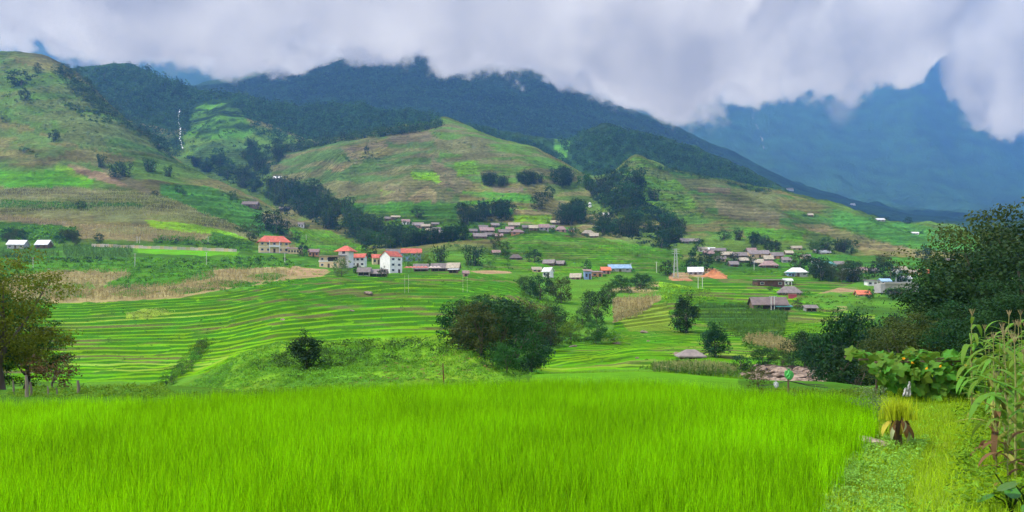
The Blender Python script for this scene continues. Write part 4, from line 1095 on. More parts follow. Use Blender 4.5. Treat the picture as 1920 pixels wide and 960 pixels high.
# the dark grove on the spur
SP = [(872, 655, 108, M_DARK), (900, 668, 122, M_OLIV), (935, 676, 132, M_DARK), (968, 688, 118, M_LEAF), (998, 698, 84, M_DARK), (905, 606, 66, M_BAMB), (945, 622, 76, M_DARK), (1000, 656, 92, M_OLIV),
      (1032, 648, 76, M_LEAF), (868, 612, 60, M_OLIV), (972, 626, 72, M_OLIV), (1042, 628, 60, M_DARK), (922, 640, 90, M_LEAF), (950, 700, 70, M_LEAF), (890, 640, 60, M_LEAF)]
SPL = ['leftmost tall dark', 'olive front', 'tallest dark front', 'right front green', 'lowest rightmost dark', 'dark plume-topped rear', 'dark rear middle', 'olive right', 'green far right', 'olive leftmost rear', 'olive rear right', 'dark far right rear', 'green central', 'low green front', 'small green left']
for i_, (x, y, h, mt) in enumerate(SP):
    tree(x, y, h, 'mid', SPL[i_] + ' tree of the grove at the right end of the big terraces', 'grove at the end of the big terraces', mt, random.uniform(.85, 1.1), 60)
# hedge climbing between the terrace blocks on the left
for i, (x, y) in enumerate([(297, 732), (312, 724), (322, 716), (332, 708), (341, 702), (350, 694), (359, 686), (367, 677), (373, 668), (378, 658), (381, 650)]):
    tree(x, y, random.uniform(20, 31), 'shrub', 'shrub of the green hedge climbing diagonally between the left terraces', 'hedge between the left terraces', [M_WEED, M_LEAF][i % 2], 1.1, 60)
# trees right of the river bed, and the big trees at the right edge: px, depth, height m, ...
BIG = [
 (1578, 62, 8.2, 'mid', .75, M_DARK, 'tall ragged tree with spiky tops right of the boulder river bed'),
 (1606, 64, 7.4, 'mid', .7, M_BAMB, 'narrow ragged tree behind the tall one by the river bed'),
 (1590, 66, 5.4, 'mid', 1.2, M_DARK, 'dark round tree left of the tall ragged river tree'),
 (1612, 50, 4.6, 'mid', 1.2, M_DARK, 'dark tree at the foot of the tall ragged river tree'),
 (1530, 104, 4.6, 'mid', 1.3, M_BAMB, 'low green tree beyond the right part of the river bed'),
 (1662, 56, 5.6, 'near', .95, M_DARK, 'leftmost dark tree of the big mass at the right edge'),
 (1716, 60, 6.2, 'near', .9, M_BAMB, 'second tree from the left in the big mass at the right edge'),
 (1812, 56, 9.8, 'near', .75, M_DARK, 'tall dark tree near the middle of the big mass at the right edge'),
 (1845, 54, 10.8, 'near', .9, M_BAMB, 'wide leafy tree left of the tallest right-hand tree'),
 (1888, 50, 13.4, 'near', .95, M_OLIV, 'tallest tree with spreading olive crown at the right edge'),
 (1850, 46, 9.6, 'near', 1.1, M_DARK, 'dark tree below the tallest crown at the right edge'),
 (1935, 44, 11.4, 'near', 1.1, M_DARK, 'dark tree cut off by the right frame edge'),
 (1770, 42, 5.6, 'near', 1.3, M_DARK, 'low dark tree behind the squash trellis'),
 (1700, 40, 4.6, 'near', 1.3, M_OLIV, 'low olive tree behind the left end of the squash trellis'),
 (1850, 36, 5.2, 'near', 1.2, M_BAMB, 'low green tree behind the right end of the squash trellis'),
 (1930, 32, 5.0, 'near', 1.2, M_BAMB, 'low green tree behind the maize at the right edge'),
 (1540, 84, 6.0, 'mid', 1.0, M_DARK, 'dark tree left behind the tall ragged river tree'),
 (1508, 100, 5.2, 'mid', 1.15, M_BAMB, 'dark spreading tree on the slope above the river bed'),
 (1630, 76, 6.6, 'mid', 1.0, M_DARK, 'dark tree filling the gap before the big right-hand mass'),
 (1665, 84, 7.6, 'mid', .9, M_BAMB, 'dark tree rising behind the left end of the right-hand mass'),
]
for (x, Y, h, k, w, mt, lab) in BIG:
    X = (x - HX) / FP * Y
    tree_at((X, Y, ground_z(X, Y) - .1), h, k, lab, None, mt, w)
# the tree at the left edge and the brown bush under it
def at_px(px, Y): 
    X = (px - HX) / FP * Y
    return Vector((X, Y, ground_z(X, Y)))
M_OLY = leafmat('leaf_yellow_olive', (0.125, 0.175, 0.016), trans=.4)
p = at_px(5, 25); tree_at(p, 4.6, 'near', 'olive leafy tree cut by the left frame edge beyond the rice', None, M_OLY, 1.05)
p = at_px(-60, 27); tree_at(p, 4.9, 'near', 'second leafy tree at the left frame edge behind the first', None, M_LEAF, 1.1)
p = at_px(45, 28); tree_at(p, 2.7, 'near', 'dark low tree under the olive tree at the left edge', None, M_DARK, 1.3)
p = at_px(98, 23); tree_at(p, 1.15, 'shrub', 'reddish brown bush beside the fence posts at the left', None, M_BROWNL, 1.1)
# ------------------------------------------------------------------ houses
W_WHITE = plain('plaster_white', (0.82, 0.79, 0.75), .8, .12, .8); W_YEL = plain('plaster_yellow', (0.72, 0.58, 0.32), .8, .12, .8)
W_TAN = plain('plaster_tan', (0.62, 0.46, 0.27), .8, .15, .8); W_WOOD = plain('wall_wood', (0.17, 0.115, 0.075), .85, .35, 2.0, stretch=(1, 1, .2))
W_BLUE = plain('plaster_blue', (0.26, 0.36, 0.60), .8, .15, .8); W_RED = plain('wall_red', (0.48, 0.09, 0.10), .7, .2, 1.0)
W_GREY = plain('wall_grey', (0.42, 0.40, 0.38), .85, .2, 1.0); W_ORNG = plain('wall_orange', (0.55, 0.27, 0.13), .85, .25, 1.0); W_PINK = plain('wall_brick_pink', (0.50, 0.27, 0.22), .85, .25, 1.5)
W_PALEW = plain('wall_weathered_cream', (0.56, 0.47, 0.39), .85, .25, .5)
W_BROWN = plain('wall_dark_brown', (0.11, 0.05, 0.04), .85, .35, 1.2)
def roofmat(name, col_, rough=.75, var=.25, ribs=3.0):
    m, t, b = mat_new(name); N, L = t.nodes, t.links
    c = N.new('ShaderNodeTexCoord')
    wv_ = N.new('ShaderNodeTexWave'); wv_.inputs['Scale'].default_value = ribs; wv_.inputs['Distortion'].default_value = .3
    nz_ = N.new('ShaderNodeTexNoise'); nz_.inputs['Scale'].default_value = .9; nz_.inputs['Detail'].default_value = 6
    L.new(c.outputs['Object'], wv_.inputs['Vector']); L.new(c.outputs['Object'], nz_.inputs['Vector'])
    oi = N.new('ShaderNodeObjectInfo')
    a = N.new('ShaderNodeMapRange'); a.inputs['From Min'].default_value = .3; a.inputs['From Max'].default_value = .7
    a.inputs['To Min'].default_value = 1 - var; a.inputs['To Max'].default_value = 1 + var; L.new(nz_.outputs['Fac'], a.inputs['Value'])
    a2 = N.new('ShaderNodeMapRange'); a2.inputs['To Min'].default_value = .8; a2.inputs['To Max'].default_value = 1.2; L.new(oi.outputs['Random'], a2.inputs['Value'])
    mu = N.new('ShaderNodeMath'); mu.operation = 'MULTIPLY'; L.new(a.outputs[0], mu.inputs[0]); L.new(a2.outputs[0], mu.inputs[1])
    sc = N.new('ShaderNodeVectorMath'); sc.operation = 'SCALE'; sc.inputs[0].default_value = col_; L.new(mu.outputs[0], sc.inputs['Scale'])
    L.new(sc.outputs[0], b.inputs['Base Color']); b.inputs['Roughness'].default_value = rough
    bp = N.new('ShaderNodeBump'); bp.inputs['Strength'].default_value = .5; bp.inputs['Distance'].default_value = .08
    L.new(wv_.outputs['Fac'], bp.inputs['Height']); L.new(bp.outputs[0], b.inputs['Normal'])
    return m
R_RED = roofmat('roof_red_tile', (0.50, 0.125, 0.085)); R_GREY = roofmat('roof_fibre_cement', (0.215, 0.18, 0.17)); R_STRAW = roofmat('roof_straw', (0.40, 0.34, 0.25))
R_WHT = roofmat('roof_white_metal', (0.70, 0.69, 0.68), .5); R_BLUE = roofmat('roof_blue_metal', (0.30, 0.45, 0.62), .5); R_TEAL = roofmat('roof_teal', (0.10, 0.30, 0.29), .5)
R_DARK = roofmat('roof_dark_shingle', (0.15, 0.115, 0.105)); R_PINK = roofmat('roof_weathered_pink', (0.28, 0.185, 0.17)); R_ORNG = roofmat('roof_orange', (0.62, 0.17, 0.09))
M_GLASS, _t, _b = mat_new('window_glass'); _b.inputs['Base Color'].default_value = (.035, .045, .06, 1); _b.inputs['Roughness'].default_value = .15; _b.inputs['Specular IOR Level'].default_value = .5
_n = _t.nodes.new('ShaderNodeTexNoise'); _n.inputs['Scale'].default_value = .7; _bp = _t.nodes.new('ShaderNodeBump'); _bp.inputs['Strength'].default_value = .05
_t.links.new(_n.outputs['Fac'], _bp.inputs['Height']); _t.links.new(_bp.outputs[0], _b.inputs['Normal'])
M_DOOR = plain('door_wood', (0.10, 0.06, 0.04), .7, .3, 2.0); M_FRAME = plain('window_frame', (0.55, 0.52, 0.48), .6, .15, 2.0); M_SHADE = plain('painted_shade', (0.03, 0.025, 0.02), .9, .3, 1.0)  # the last, near black, stands in for shade inside open fronts

def bevel_box(name):
    v = [(x * .5, y * .5, z) for z in (0, 1) for (x, y) in ((-1, -1), (1, -1), (1, 1), (-1, 1))]
    return mesh_np(name, v, quads=[(3, 2, 1, 0), (4, 5, 6, 7), (0, 1, 5, 4), (1, 2, 6, 5), (2, 3, 7, 6), (3, 0, 4, 7)])
UNIT = {}
def ubox(name, mat, parent, loc, size, rot=(0, 0, 0)):
    """a box part: centre of its foot, and size"""
    key = mat.name
    if key not in UNIT:
        UNIT[key] = bevel_box('box_' + key); UNIT[key].materials.append(mat)
    o = obj(name, UNIT[key], None, parent); o.location = loc; o.scale = size; o.rotation_euler = rot
    return o

def wall_mesh(w, d, h, rh, gable, foot=1.5):
    x, y = w / 2, d / 2
    v = [(-x, -y, -foot), (x, -y, -foot), (x, y, -foot), (-x, y, -foot), (-x, -y, h), (x, -y, h), (x, y, h), (-x, y, h)]
    q = [(0, 1, 5, 4), (1, 2, 6, 5), (2, 3, 7, 6), (3, 0, 4, 7), (4, 5, 6, 7)]
    t = []
    if gable:
        v += [(-x, 0, h + rh), (x, 0, h + rh)]
        t = [(4, 7, 8), (5, 9, 6)]
        q[4] = (4, 5, 9, 8); q.append((6, 7, 8, 9))
        v2 = v
    return mesh_np('wall', v, quads=q, tris=t if t else None)

def roof_mesh(w, d, h, rh, kind, ov, th=.18):
    x, y = w / 2 + ov, d / 2 + ov
    dz = -ov * rh / max(d / 2, .1) * .8 + .03
    lo = h + dz
    if kind == 'gable':
        top = [(-x, 0, h + rh + .04), (x, 0, h + rh + .04)]
    elif kind == 'hip':
        k = max(w / 2 - d / 2 * .85, w * .08)
        top = [(-k, 0, h + rh), (k, 0, h + rh)]
    else:   # shed or flat: slopes back to front
        v = [(-x, -y, h + .05), (x, -y, h + .05), (x, y, h + rh), (-x, y, h + rh), (-x, -y, h + .05 + th), (x, -y, h + .05 + th), (x, y, h + rh + th), (-x, y, h + rh + th)]
        return mesh_np('roof', v, quads=[(3, 2, 1, 0), (4, 5, 6, 7), (0, 1, 5, 4), (1, 2, 6, 5), (2, 3, 7, 6), (3, 0, 4, 7)])
    b = [(-x, -y, lo), (x, -y, lo), (x, y, lo), (-x, y, lo)]
    v = b + top
    up = [(a, b_, c + th) for (a, b_, c) in v]
    V = v + up
    q = [(7, 6, 10, 11)[::-1], (0, 1, 5, 4)]
    Q = [(6, 7, 11, 10), (8, 9, 10, 11)]
    # upper faces
    up_q = [(6, 7, 11, 10), (8, 9, 10, 11)]
    Q = [(6, 7, 11, 10), (8, 9, 10, 11)]
    Q = [(6, 7, 11, 10), (8, 9, 10, 11), (1, 0, 4, 5), (3, 2, 5, 4), (0, 1, 7, 6), (1, 2, 8, 7), (2, 3, 9, 8), (3, 0, 6, 9)]
    T = [(7, 8, 11), (9, 6, 10), (2, 1, 5), (0, 3, 4)]
    if kind == 'gable':
        T = []
        Q = [(6, 7, 11, 10), (8, 9, 10, 11), (1, 0, 4, 5), (3, 2, 5, 4), (0, 1, 7, 6), (2, 3, 9, 8), (0, 6, 10, 4), (4, 10, 9, 3), (1, 5, 11, 7), (5, 2, 8, 11)]
    return mesh_np('roof', V, quads=Q, tris=T if T else None)

hcount = 0
def house(px, py, wpx, hpx, rpx, yaw, rt, wm, rm_, label, dep=.62, ov=.5, bays=2, floors=1, ymin=60.0, group=None, name='house', door=True, openf=False):
    global hcount
    hcount += 1
    p = hit(px, py, ymin); s = p.y / FP
    w, h, rh = wpx * s, hpx * s, rpx * s
    d = max(w * dep, 2.2)
    e = empty(name, (p.x, p.y + d * .5, p.z), R(yaw))
    gab = rt == 'gable'
    obj('wall', wall_mesh(w, d, h, rh, gab), wm, e)
    obj('roof', roof_mesh(w, d, h, rh, rt, ov), rm_, e)
    fh = h / floors
    if openf:       # dark panel on the wall paints the shade of an open front, behind posts
        ubox('front_shade_panel', M_SHADE, e, (0, -d / 2 - .02, fh * .1), (w * .86, .06, fh * .7))
        for k in (-.43, 0, .43):
            ubox('post', W_WOOD, e, (w * k, -d / 2 - .3, 0), (.16, .16, fh * .95))
    else:
        for f in range(floors):
            for k in range(bays):
                xx = w * ((k + .5) / bays - .5)
                if door and f == 0 and k == bays // 2:
                    ubox('door', M_DOOR, e, (xx, -d / 2 - .02, 0), (min(1.1, w / bays * .5), .08, fh * .72))
                else:
                    win = ubox('window', M_FRAME, e, (xx, -d / 2 - .02, f * fh + fh * .32), (min(1.5, w / bays * .55), .08, fh * .42))
                    if wpx > 26:
                        pn = ubox('pane', M_GLASS, win, (0, -.4, .1), (.8, .4, .8))
                    else:
                        win.material_slots[0].link = 'OBJECT'; win.material_slots[0].material = M_GLASS
    return tag(e, label, 'house' if name == 'house' else name.split('_')[-1], group), w, d, h, rh, s

# --- landmark buildings of the lower village
sch, w, d, h, rh, s = house(510, 474, 54, 22, 10, 22, 'hip', W_YEL, R_RED, 'two-storey yellow school house with red hipped roof and porch', dep=.42, ov=1.0, bays=5, floors=2, name='school_house')
sch['category'] = 'building'
ubox('balcony', W_WHITE, sch, (0, -d / 2 - .9, h * .48), (w * .36, 1.6, .25)); ubox('parapet', W_WHITE, sch, (0, -d / 2 - 1.6, h * .5), (w * .36, .12, .9))
for k in (-.17, .17): ubox('column', W_WHITE, sch, (w * k, -d / 2 - 1.5, 0), (.35, .35, h))
ubox('plinth', W_GREY, sch, (0, -.4, -1.6), (w * 1.06, d * 1.2, 1.7))
ubox('string_course', W_WHITE, sch, (0, 0, h * .49), (w * 1.01, d * 1.02, .2))
a, w, d, h, rh, s = house(552, 476, 26, 9, 3, 14, 'shed', W_YEL, R_PINK, 'low yellow school annexe with a row of dark openings', dep=.3, bays=5, name='school_annexe', door=False)
a['category'] = 'building'
house(587, 481, 18, 9, 5, 6, 'gable', W_ORNG, R_PINK, 'small orange-fronted shed with blue door beside the dark rounded tree', bays=3)
# tan building with flat roof
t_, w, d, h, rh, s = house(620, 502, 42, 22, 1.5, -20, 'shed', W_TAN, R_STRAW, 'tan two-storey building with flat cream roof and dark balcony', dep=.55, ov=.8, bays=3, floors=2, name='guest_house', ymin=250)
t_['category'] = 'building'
ubox('balcony_shade_panel', M_SHADE, t_, (w * .22, -d / 2 - .05, h * .55), (w * .5, .12, h * .36)); ubox('upper_wall', W_WHITE, t_, (-w * .02, 0, h * .52), (w * 1.012, d * 1.012, h * .12))  # dark slab on the solid wall paints the shade of a balcony recess
t_, w, d, h, rh, s = house(647, 502, 22, 34, 7, -18, 'hip', W_WHITE, R_RED, 'white stair tower with red hipped roof beside the tan building', dep=.8, ov=1.4, bays=1, floors=3, name='tower_house', ymin=250)
t_['category'] = 'building'
ubox('roof_terrace', R_RED, t_, (-w * .55, d * .2, h * .93), (w * 1.1, d * .9, .3))
house(672, 500, 26, 18, 6, -12, 'gable', W_WHITE, R_RED, 'white wing with long red roof right of the stair tower', dep=.45, bays=3, floors=2, ymin=250)
# tall white house
t_, w, d, h, rh, s = house(731, 512, 30, 31, 10, 50, 'gable', W_WHITE, R_RED, 'tall plain white house with steep red gable roof', dep=.95, ov=.25, bays=2, floors=3, name='tall_house', ymin=250)
t_['category'] = 'house'
house(708, 496, 22, 13, 6, 18, 'gable', W_YEL, R_RED, 'yellowish house with red roof half hidden left of the tall white house', ymin=290, bays=3)
house(738, 484, 28, 10, 7, 8, 'gable', W_GREY, R_GREY, 'grey-roofed house peeking out behind the tall white house', ymin=300)
t_, w, d, h, rh, s = house(770, 490, 36, 16, 8, 10, 'gable', W_BLUE, R_RED, 'blue two-storey house with bright red roof below the dark wood', dep=.5, ov=.5, bays=4, floors=2, ymin=300, name='blue_house')
t_['category'] = 'house'
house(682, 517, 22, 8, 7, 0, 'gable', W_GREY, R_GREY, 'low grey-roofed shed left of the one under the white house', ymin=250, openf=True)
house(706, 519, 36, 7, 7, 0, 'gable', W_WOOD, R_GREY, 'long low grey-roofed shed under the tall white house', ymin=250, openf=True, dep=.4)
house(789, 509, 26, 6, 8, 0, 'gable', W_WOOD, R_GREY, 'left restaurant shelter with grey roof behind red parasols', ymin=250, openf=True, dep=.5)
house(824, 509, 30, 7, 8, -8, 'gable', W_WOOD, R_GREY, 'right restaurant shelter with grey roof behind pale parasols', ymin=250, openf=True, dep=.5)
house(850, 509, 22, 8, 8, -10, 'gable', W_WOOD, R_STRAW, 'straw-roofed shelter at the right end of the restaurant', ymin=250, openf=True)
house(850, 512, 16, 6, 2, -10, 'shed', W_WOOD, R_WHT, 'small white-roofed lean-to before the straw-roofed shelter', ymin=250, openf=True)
house(873, 518, 9, 6, 4, 10, 'gable', W_PINK, R_PINK, 'tiny pink hut on the edge of the big terraces', ymin=230, bays=1)
# px, py foot, width, wall, roof, yaw, roof type, wall, roof, label, extra
HS = [
 (730, 414, 20, 4, 4, 8, 'gable', W_WOOD, R_GREY, 'leftmost brown-roofed hut of the upper village'),
 (741, 411, 16, 4, 3, 8, 'gable', W_WOOD, R_STRAW, 'straw-roofed hut right behind the leftmost one of the upper village'),
 (760, 421, 14, 6, 4, 15, 'gable', W_WHITE, R_PINK, 'small whitish hut below the two leftmost upper village roofs'),
 (783, 427, 20, 5, 5, -5, 'gable', W_PINK, R_GREY, 'brown-roofed house with pink wall in the upper village left part'),
 (798, 429, 16, 5, 4, -8, 'gable', W_WOOD, R_STRAW, 'straw-roofed house joined to the pink-walled one'),
 (816, 423, 14, 3, 3, 10, 'gable', W_WOOD, R_GREY, 'small grey roof above the step of brown roofs, upper village left'),
 (818, 436, 16, 5, 5, -15, 'gable', W_WOOD, R_GREY, 'upper house of the descending row of brown roofs'),
 (829, 440, 12, 5, 4, -15, 'gable', W_WHITE, R_GREY, 'small white-walled house in the descending row of brown roofs'),
 (834, 446, 22, 5, 5, -18, 'gable', W_WOOD, R_PINK, 'lowest and widest house of the descending row of brown roofs'),
 (887, 437, 14, 4, 4, 10, 'gable', W_WOOD, R_GREY, 'leftmost roof of the right half of the upper village'),
 (912, 436, 26, 4, 6, 12, 'gable', W_WOOD, R_PINK, 'long pinkish roof above the lowest ones in the upper village'),
 (899, 447, 24, 4, 6, 12, 'gable', W_WOOD, R_GREY, 'lowest left roof of the upper village right half'),
 (918, 444, 16, 4, 4, 8, 'gable', W_WOOD, R_GREY, 'grey roof just right of the lowest left upper village roof'),
 (928, 426, 14, 4, 4, 12, 'gable', W_WOOD, R_GREY, 'half-hidden grey roof at the back of the upper village'),
 (946, 439, 22, 4, 5, 8, 'gable', W_WOOD, R_GREY, 'grey-roofed house left of the orange-walled one'),
 (970, 440, 24, 5, 5, 4, 'hip', W_ORNG, R_PINK, 'orange-walled house with overhanging roof in the upper village'),
 (964, 427, 20, 5, 5, 0, 'gable', W_WOOD, R_STRAW, 'pale straw-roofed house behind the orange-walled one'),
 (986, 430, 12, 4, 4, 0, 'gable', W_WOOD, R_GREY, 'small grey house between two straw roofs of the upper village'),
 (1000, 432, 15, 5, 5, 2, 'gable', W_WOOD, R_STRAW, 'bright straw-roofed house in the middle of the upper village'),
 (1020, 432, 18, 6, 6, -2, 'gable', W_GREY, R_PINK, 'tall grey-walled house with pink roof in the upper village'),
 (1042, 421, 17, 4, 4, -6, 'gable', W_WOOD, R_STRAW, 'highest straw-roofed hut at the right of the upper village'),
 (1052, 435, 20, 5, 6, -10, 'hip', W_PINK, R_PINK, 'reddish hip-roofed house at the right of the upper village'),
 (1072, 436, 10, 5, 3, -10, 'gable', W_ORNG, R_GREY, 'tiny orange hut right of the reddish hip-roofed house'),
 (1103, 441, 23, 4, 6, 0, 'hip', W_WOOD, R_STRAW, 'pale straw hip-roofed house alone above the bright rice slope'),
 (1114, 446, 16, 4, 5, -8, 'gable', W_WOOD, R_STRAW, 'smaller straw roof in front of the lone hip-roofed house'),
 (967, 487, 22, 4, 6, 0, 'hip', W_WOOD, R_DARK, 'brown hip-roofed hut on the lower left of the bright rice slope'),
 (930, 477, 14, 4, 4, 12, 'gable', W_WOOD, R_PINK, 'small pinkish hut above the brown hip-roofed one'),
 (1030, 497, 20, 4, 6, -18, 'gable', W_WOOD, R_GREY, 'left of the pair of brown roofs below the bright rice slope'),
 (1049, 498, 18, 4, 5, -18, 'gable', W_WOOD, R_GREY, 'right of the pair of brown roofs below the bright rice slope'),
 (1028, 520, 17, 12, 6, -40, 'gable', W_WHITE, R_WHT, 'white gabled house half hidden by the dark ravine tree'),
 (1006, 510, 16, 5, 4, 10, 'gable', W_TAN, R_STRAW, 'tan shed behind the dark tree left of the white gabled house'),
 (1080, 524, 18, 5, 6, -12, 'gable', W_PINK, R_STRAW, 'straw-roofed pinkish hut left of the blue-fronted house'),
 (1102, 524, 13, 15, 4, 10, 'shed', W_BLUE, R_PINK, 'narrow blue-fronted two-storey house above the ravine', ),
 (1119, 519, 20, 8, 3, 10, 'shed', W_ORNG, R_PINK, 'orange open-fronted house right of the blue-fronted one'),
 (1136, 514, 16, 8, 5, 6, 'gable', W_PINK, R_ORNG, 'pink house with rusty roof left of the long blue roof'),
 (1163, 509, 40, 6, 7, 0, 'gable', W_GREY, R_BLUE, 'long house with pale blue metal roof below the bright rice slope'),
 (1284, 456, 14, 4, 5, 4, 'gable', W_WOOD, R_GREY, 'smaller grey roof of the pair beside the ravine wood'),
 (1301, 456, 24, 4, 5, -4, 'gable', W_WOOD, R_GREY, 'longer grey roof of the pair beside the ravine wood'),
 (1318, 472, 16, 5, 4, 6, 'gable', W_WHITE, R_STRAW, 'whitish shed left of the right village roofs'),
 (1334, 472, 14, 4, 4, 6, 'gable', W_WHITE, R_WHT, 'pale roof next to the whitish shed in the right village'),
 (1348, 474, 26, 4, 5, -6, 'gable', W_WOOD, R_GREY, 'grey roof at the upper left of the right village'),
 (1364, 483, 20, 6, 5, 0, 'gable', W_WOOD, R_STRAW, 'straw-coloured roof over dark wall in the right village'),
 (1389, 484, 24, 5, 6, -10, 'gable', W_WOOD, R_GREY, 'grey roof left of the long village house'),
 (1425, 483, 38, 7, 7, 0, 'gable', W_TAN, R_GREY, 'long grey-roofed house with pale wall, largest of the right village'),
 (1458, 485, 22, 6, 6, 0, 'gable', W_ORNG, R_GREY, 'grey-roofed house with orange wall right of the long village house'),
 (1442, 489, 16, 4, 6, -4, 'gable', W_WOOD, R_STRAW, 'pale roof below the orange-walled house'),
 (1395, 492, 16, 4, 5, 4, 'gable', W_WOOD, R_STRAW, 'straw roof low in the middle of the right village'),
 (1422, 496, 20, 4, 6, 2, 'gable', W_WOOD, R_STRAW, 'pale straw roof joined to the dark pink-roofed house'),
 (1444, 502, 30, 5, 8, -4, 'hip', W_BROWN, R_PINK, 'dark-walled house with wide pinkish roof at the foot of the right village'),
 (1306, 515, 26, 6, 8, -12, 'gable', W_GREY, R_WHT, 'hut with whitish roof on the red earth by the pylon'),
 (1495, 469, 18, 4, 4, -6, 'gable', W_TAN, R_STRAW, 'straw-roofed shed between the right village and the grove'),
 (1534, 474, 12, 3, 3, 6, 'gable', W_GREY, R_GREY, 'tiny grey roof left of the white one under the grove'),
 (1548, 476, 18, 3, 4, 0, 'gable', W_GREY, R_WHT, 'small white roof under the grove below the tan field'),
 (1497, 518, 34, 8, 8, 0, 'hip', W_GREY, R_WHT, 'wide house with bright white hipped roof in the right middle'),
 (1484, 518, 12, 6, 2, 0, 'shed', W_BLUE, R_TEAL, 'blue-green shed at the left of the white hipped roof'),
 (1554, 503, 30, 6, 7, 0, 'hip', W_WHITE, R_TEAL, 'house with teal hipped roof behind the dark grove'),
 (1541, 510, 14, 8, 4, 0, 'gable', W_WHITE, R_WHT, 'white-walled house below the left of the teal roof'),
 (1597, 526, 26, 13, 9, 10, 'gable', W_GREY, R_WHT, 'pale grey two-storey house with white roof left of the bridge'),
 (1690, 512, 22, 6, 6, 0, 'gable', W_GREY, R_STRAW, 'pale roof above the right end of the bridge'),
 (1714, 514, 14, 4, 4, 0, 'gable', W_TAN, R_STRAW, 'small pale shed far right above the bridge'),
 (1700, 529, 18, 7, 4, 0, 'gable', W_WHITE, R_WHT, 'white-roofed house just right of the bridge crossing'),
 (1636, 536, 20, 9, 2, 6, 'shed', W_WHITE, R_GREY, 'flat-roofed white building left of the bridge deck'),
 (1661, 534, 18, 7, 4, 6, 'gable', W_GREY, R_BLUE, 'house with dark blue roof behind the bridge deck'),
 (1446, 537, 50, 11, 2.5, 0, 'shed', W_BROWN, R_DARK, 'long dark red-brown barn at the top of the right terraces'),
 (1478, 535, 14, 9, 3, 0, 'gable', W_WHITE, R_WHT, 'white-walled house right of the long red-brown barn'),
 (1484, 553, 38, 5, 11, -6, 'hip', W_WOOD, R_GREY, 'grey-roofed house behind the crimson wall on the right terraces'),
 (1446, 580, 62, 9, 13, -4, 'gable', W_WOOD, R_DARK, 'long dark thatched farmhouse among the right terraces'),
 (1471, 582, 24, 6, 4, -4, 'shed', W_BROWN, R_TEAL, 'lean-to with green-grey roof at the right of the thatched farmhouse'),
 (1521, 584, 20, 7, 4, 0, 'gable', W_GREY, R_GREY, 'small grey hut right of the thatched farmhouse'),
 (1620, 556, 22, 5, 6, 0, 'gable', W_TAN, R_ORNG, 'low shed with vivid orange-red roof below the bridge'),
 (1298, 673, 40, 6, 9, 0, 'hip', W_WOOD, R_GREY, 'low grey-roofed field hut above the maize plot near the river'),
 (28, 466, 30, 8, 8, 4, 'gable', W_GREY, R_WHT, 'white-roofed shed under dark trees at the far left'),
 (78, 466, 24, 8, 8, -4, 'gable', W_WOOD, R_WHT, 'second white-roofed shed right of the first at the far left'),
 (467, 388, 28, 5, 6, 4, 'gable', W_WOOD, R_DARK, 'dark hut on the shoulder of the left hill'),
 (532, 395, 18, 4, 4, 4, 'gable', W_WOOD, R_GREY, 'grey hut above the tan bare slope'),
 (520, 337, 16, 3, 4, 0, 'gable', W_GREY, R_WHT, 'white-roofed hut beside the gully wood on the centre hill'),
 (564, 426, 10, 6, 3, 0, 'gable', W_WHITE, R_GREY, 'tiny white hut at the top of the bright stepped slope'),
 (1652, 415, 14, 3, 3, 0, 'gable', W_GREY, R_WHT, 'white farm hut on the crest of the far right meadow'),
 (1520, 406, 10, 3, 3, 0, 'gable', W_WOOD, R_STRAW, 'lone straw hut on the right hill'),
 (1717, 439, 11, 2, 2, 0, 'gable', W_WHITE, R_WHT, 'tiny white hut on the far green meadow'),
 (1782, 492, 14, 4, 3, 0, 'gable', W_WOOD, R_DARK, 'dark hut on the meadow left of the tallest tree'),
 (1482, 358, 12, 3, 3, 0, 'gable', W_WHITE, R_STRAW, 'pale hut at the foot of the blue mountain'),
 (1600, 385, 8, 2, 2, 0, 'gable', W_WHITE, R_WHT, 'tiny white hut on the blue mountain foot'),
]
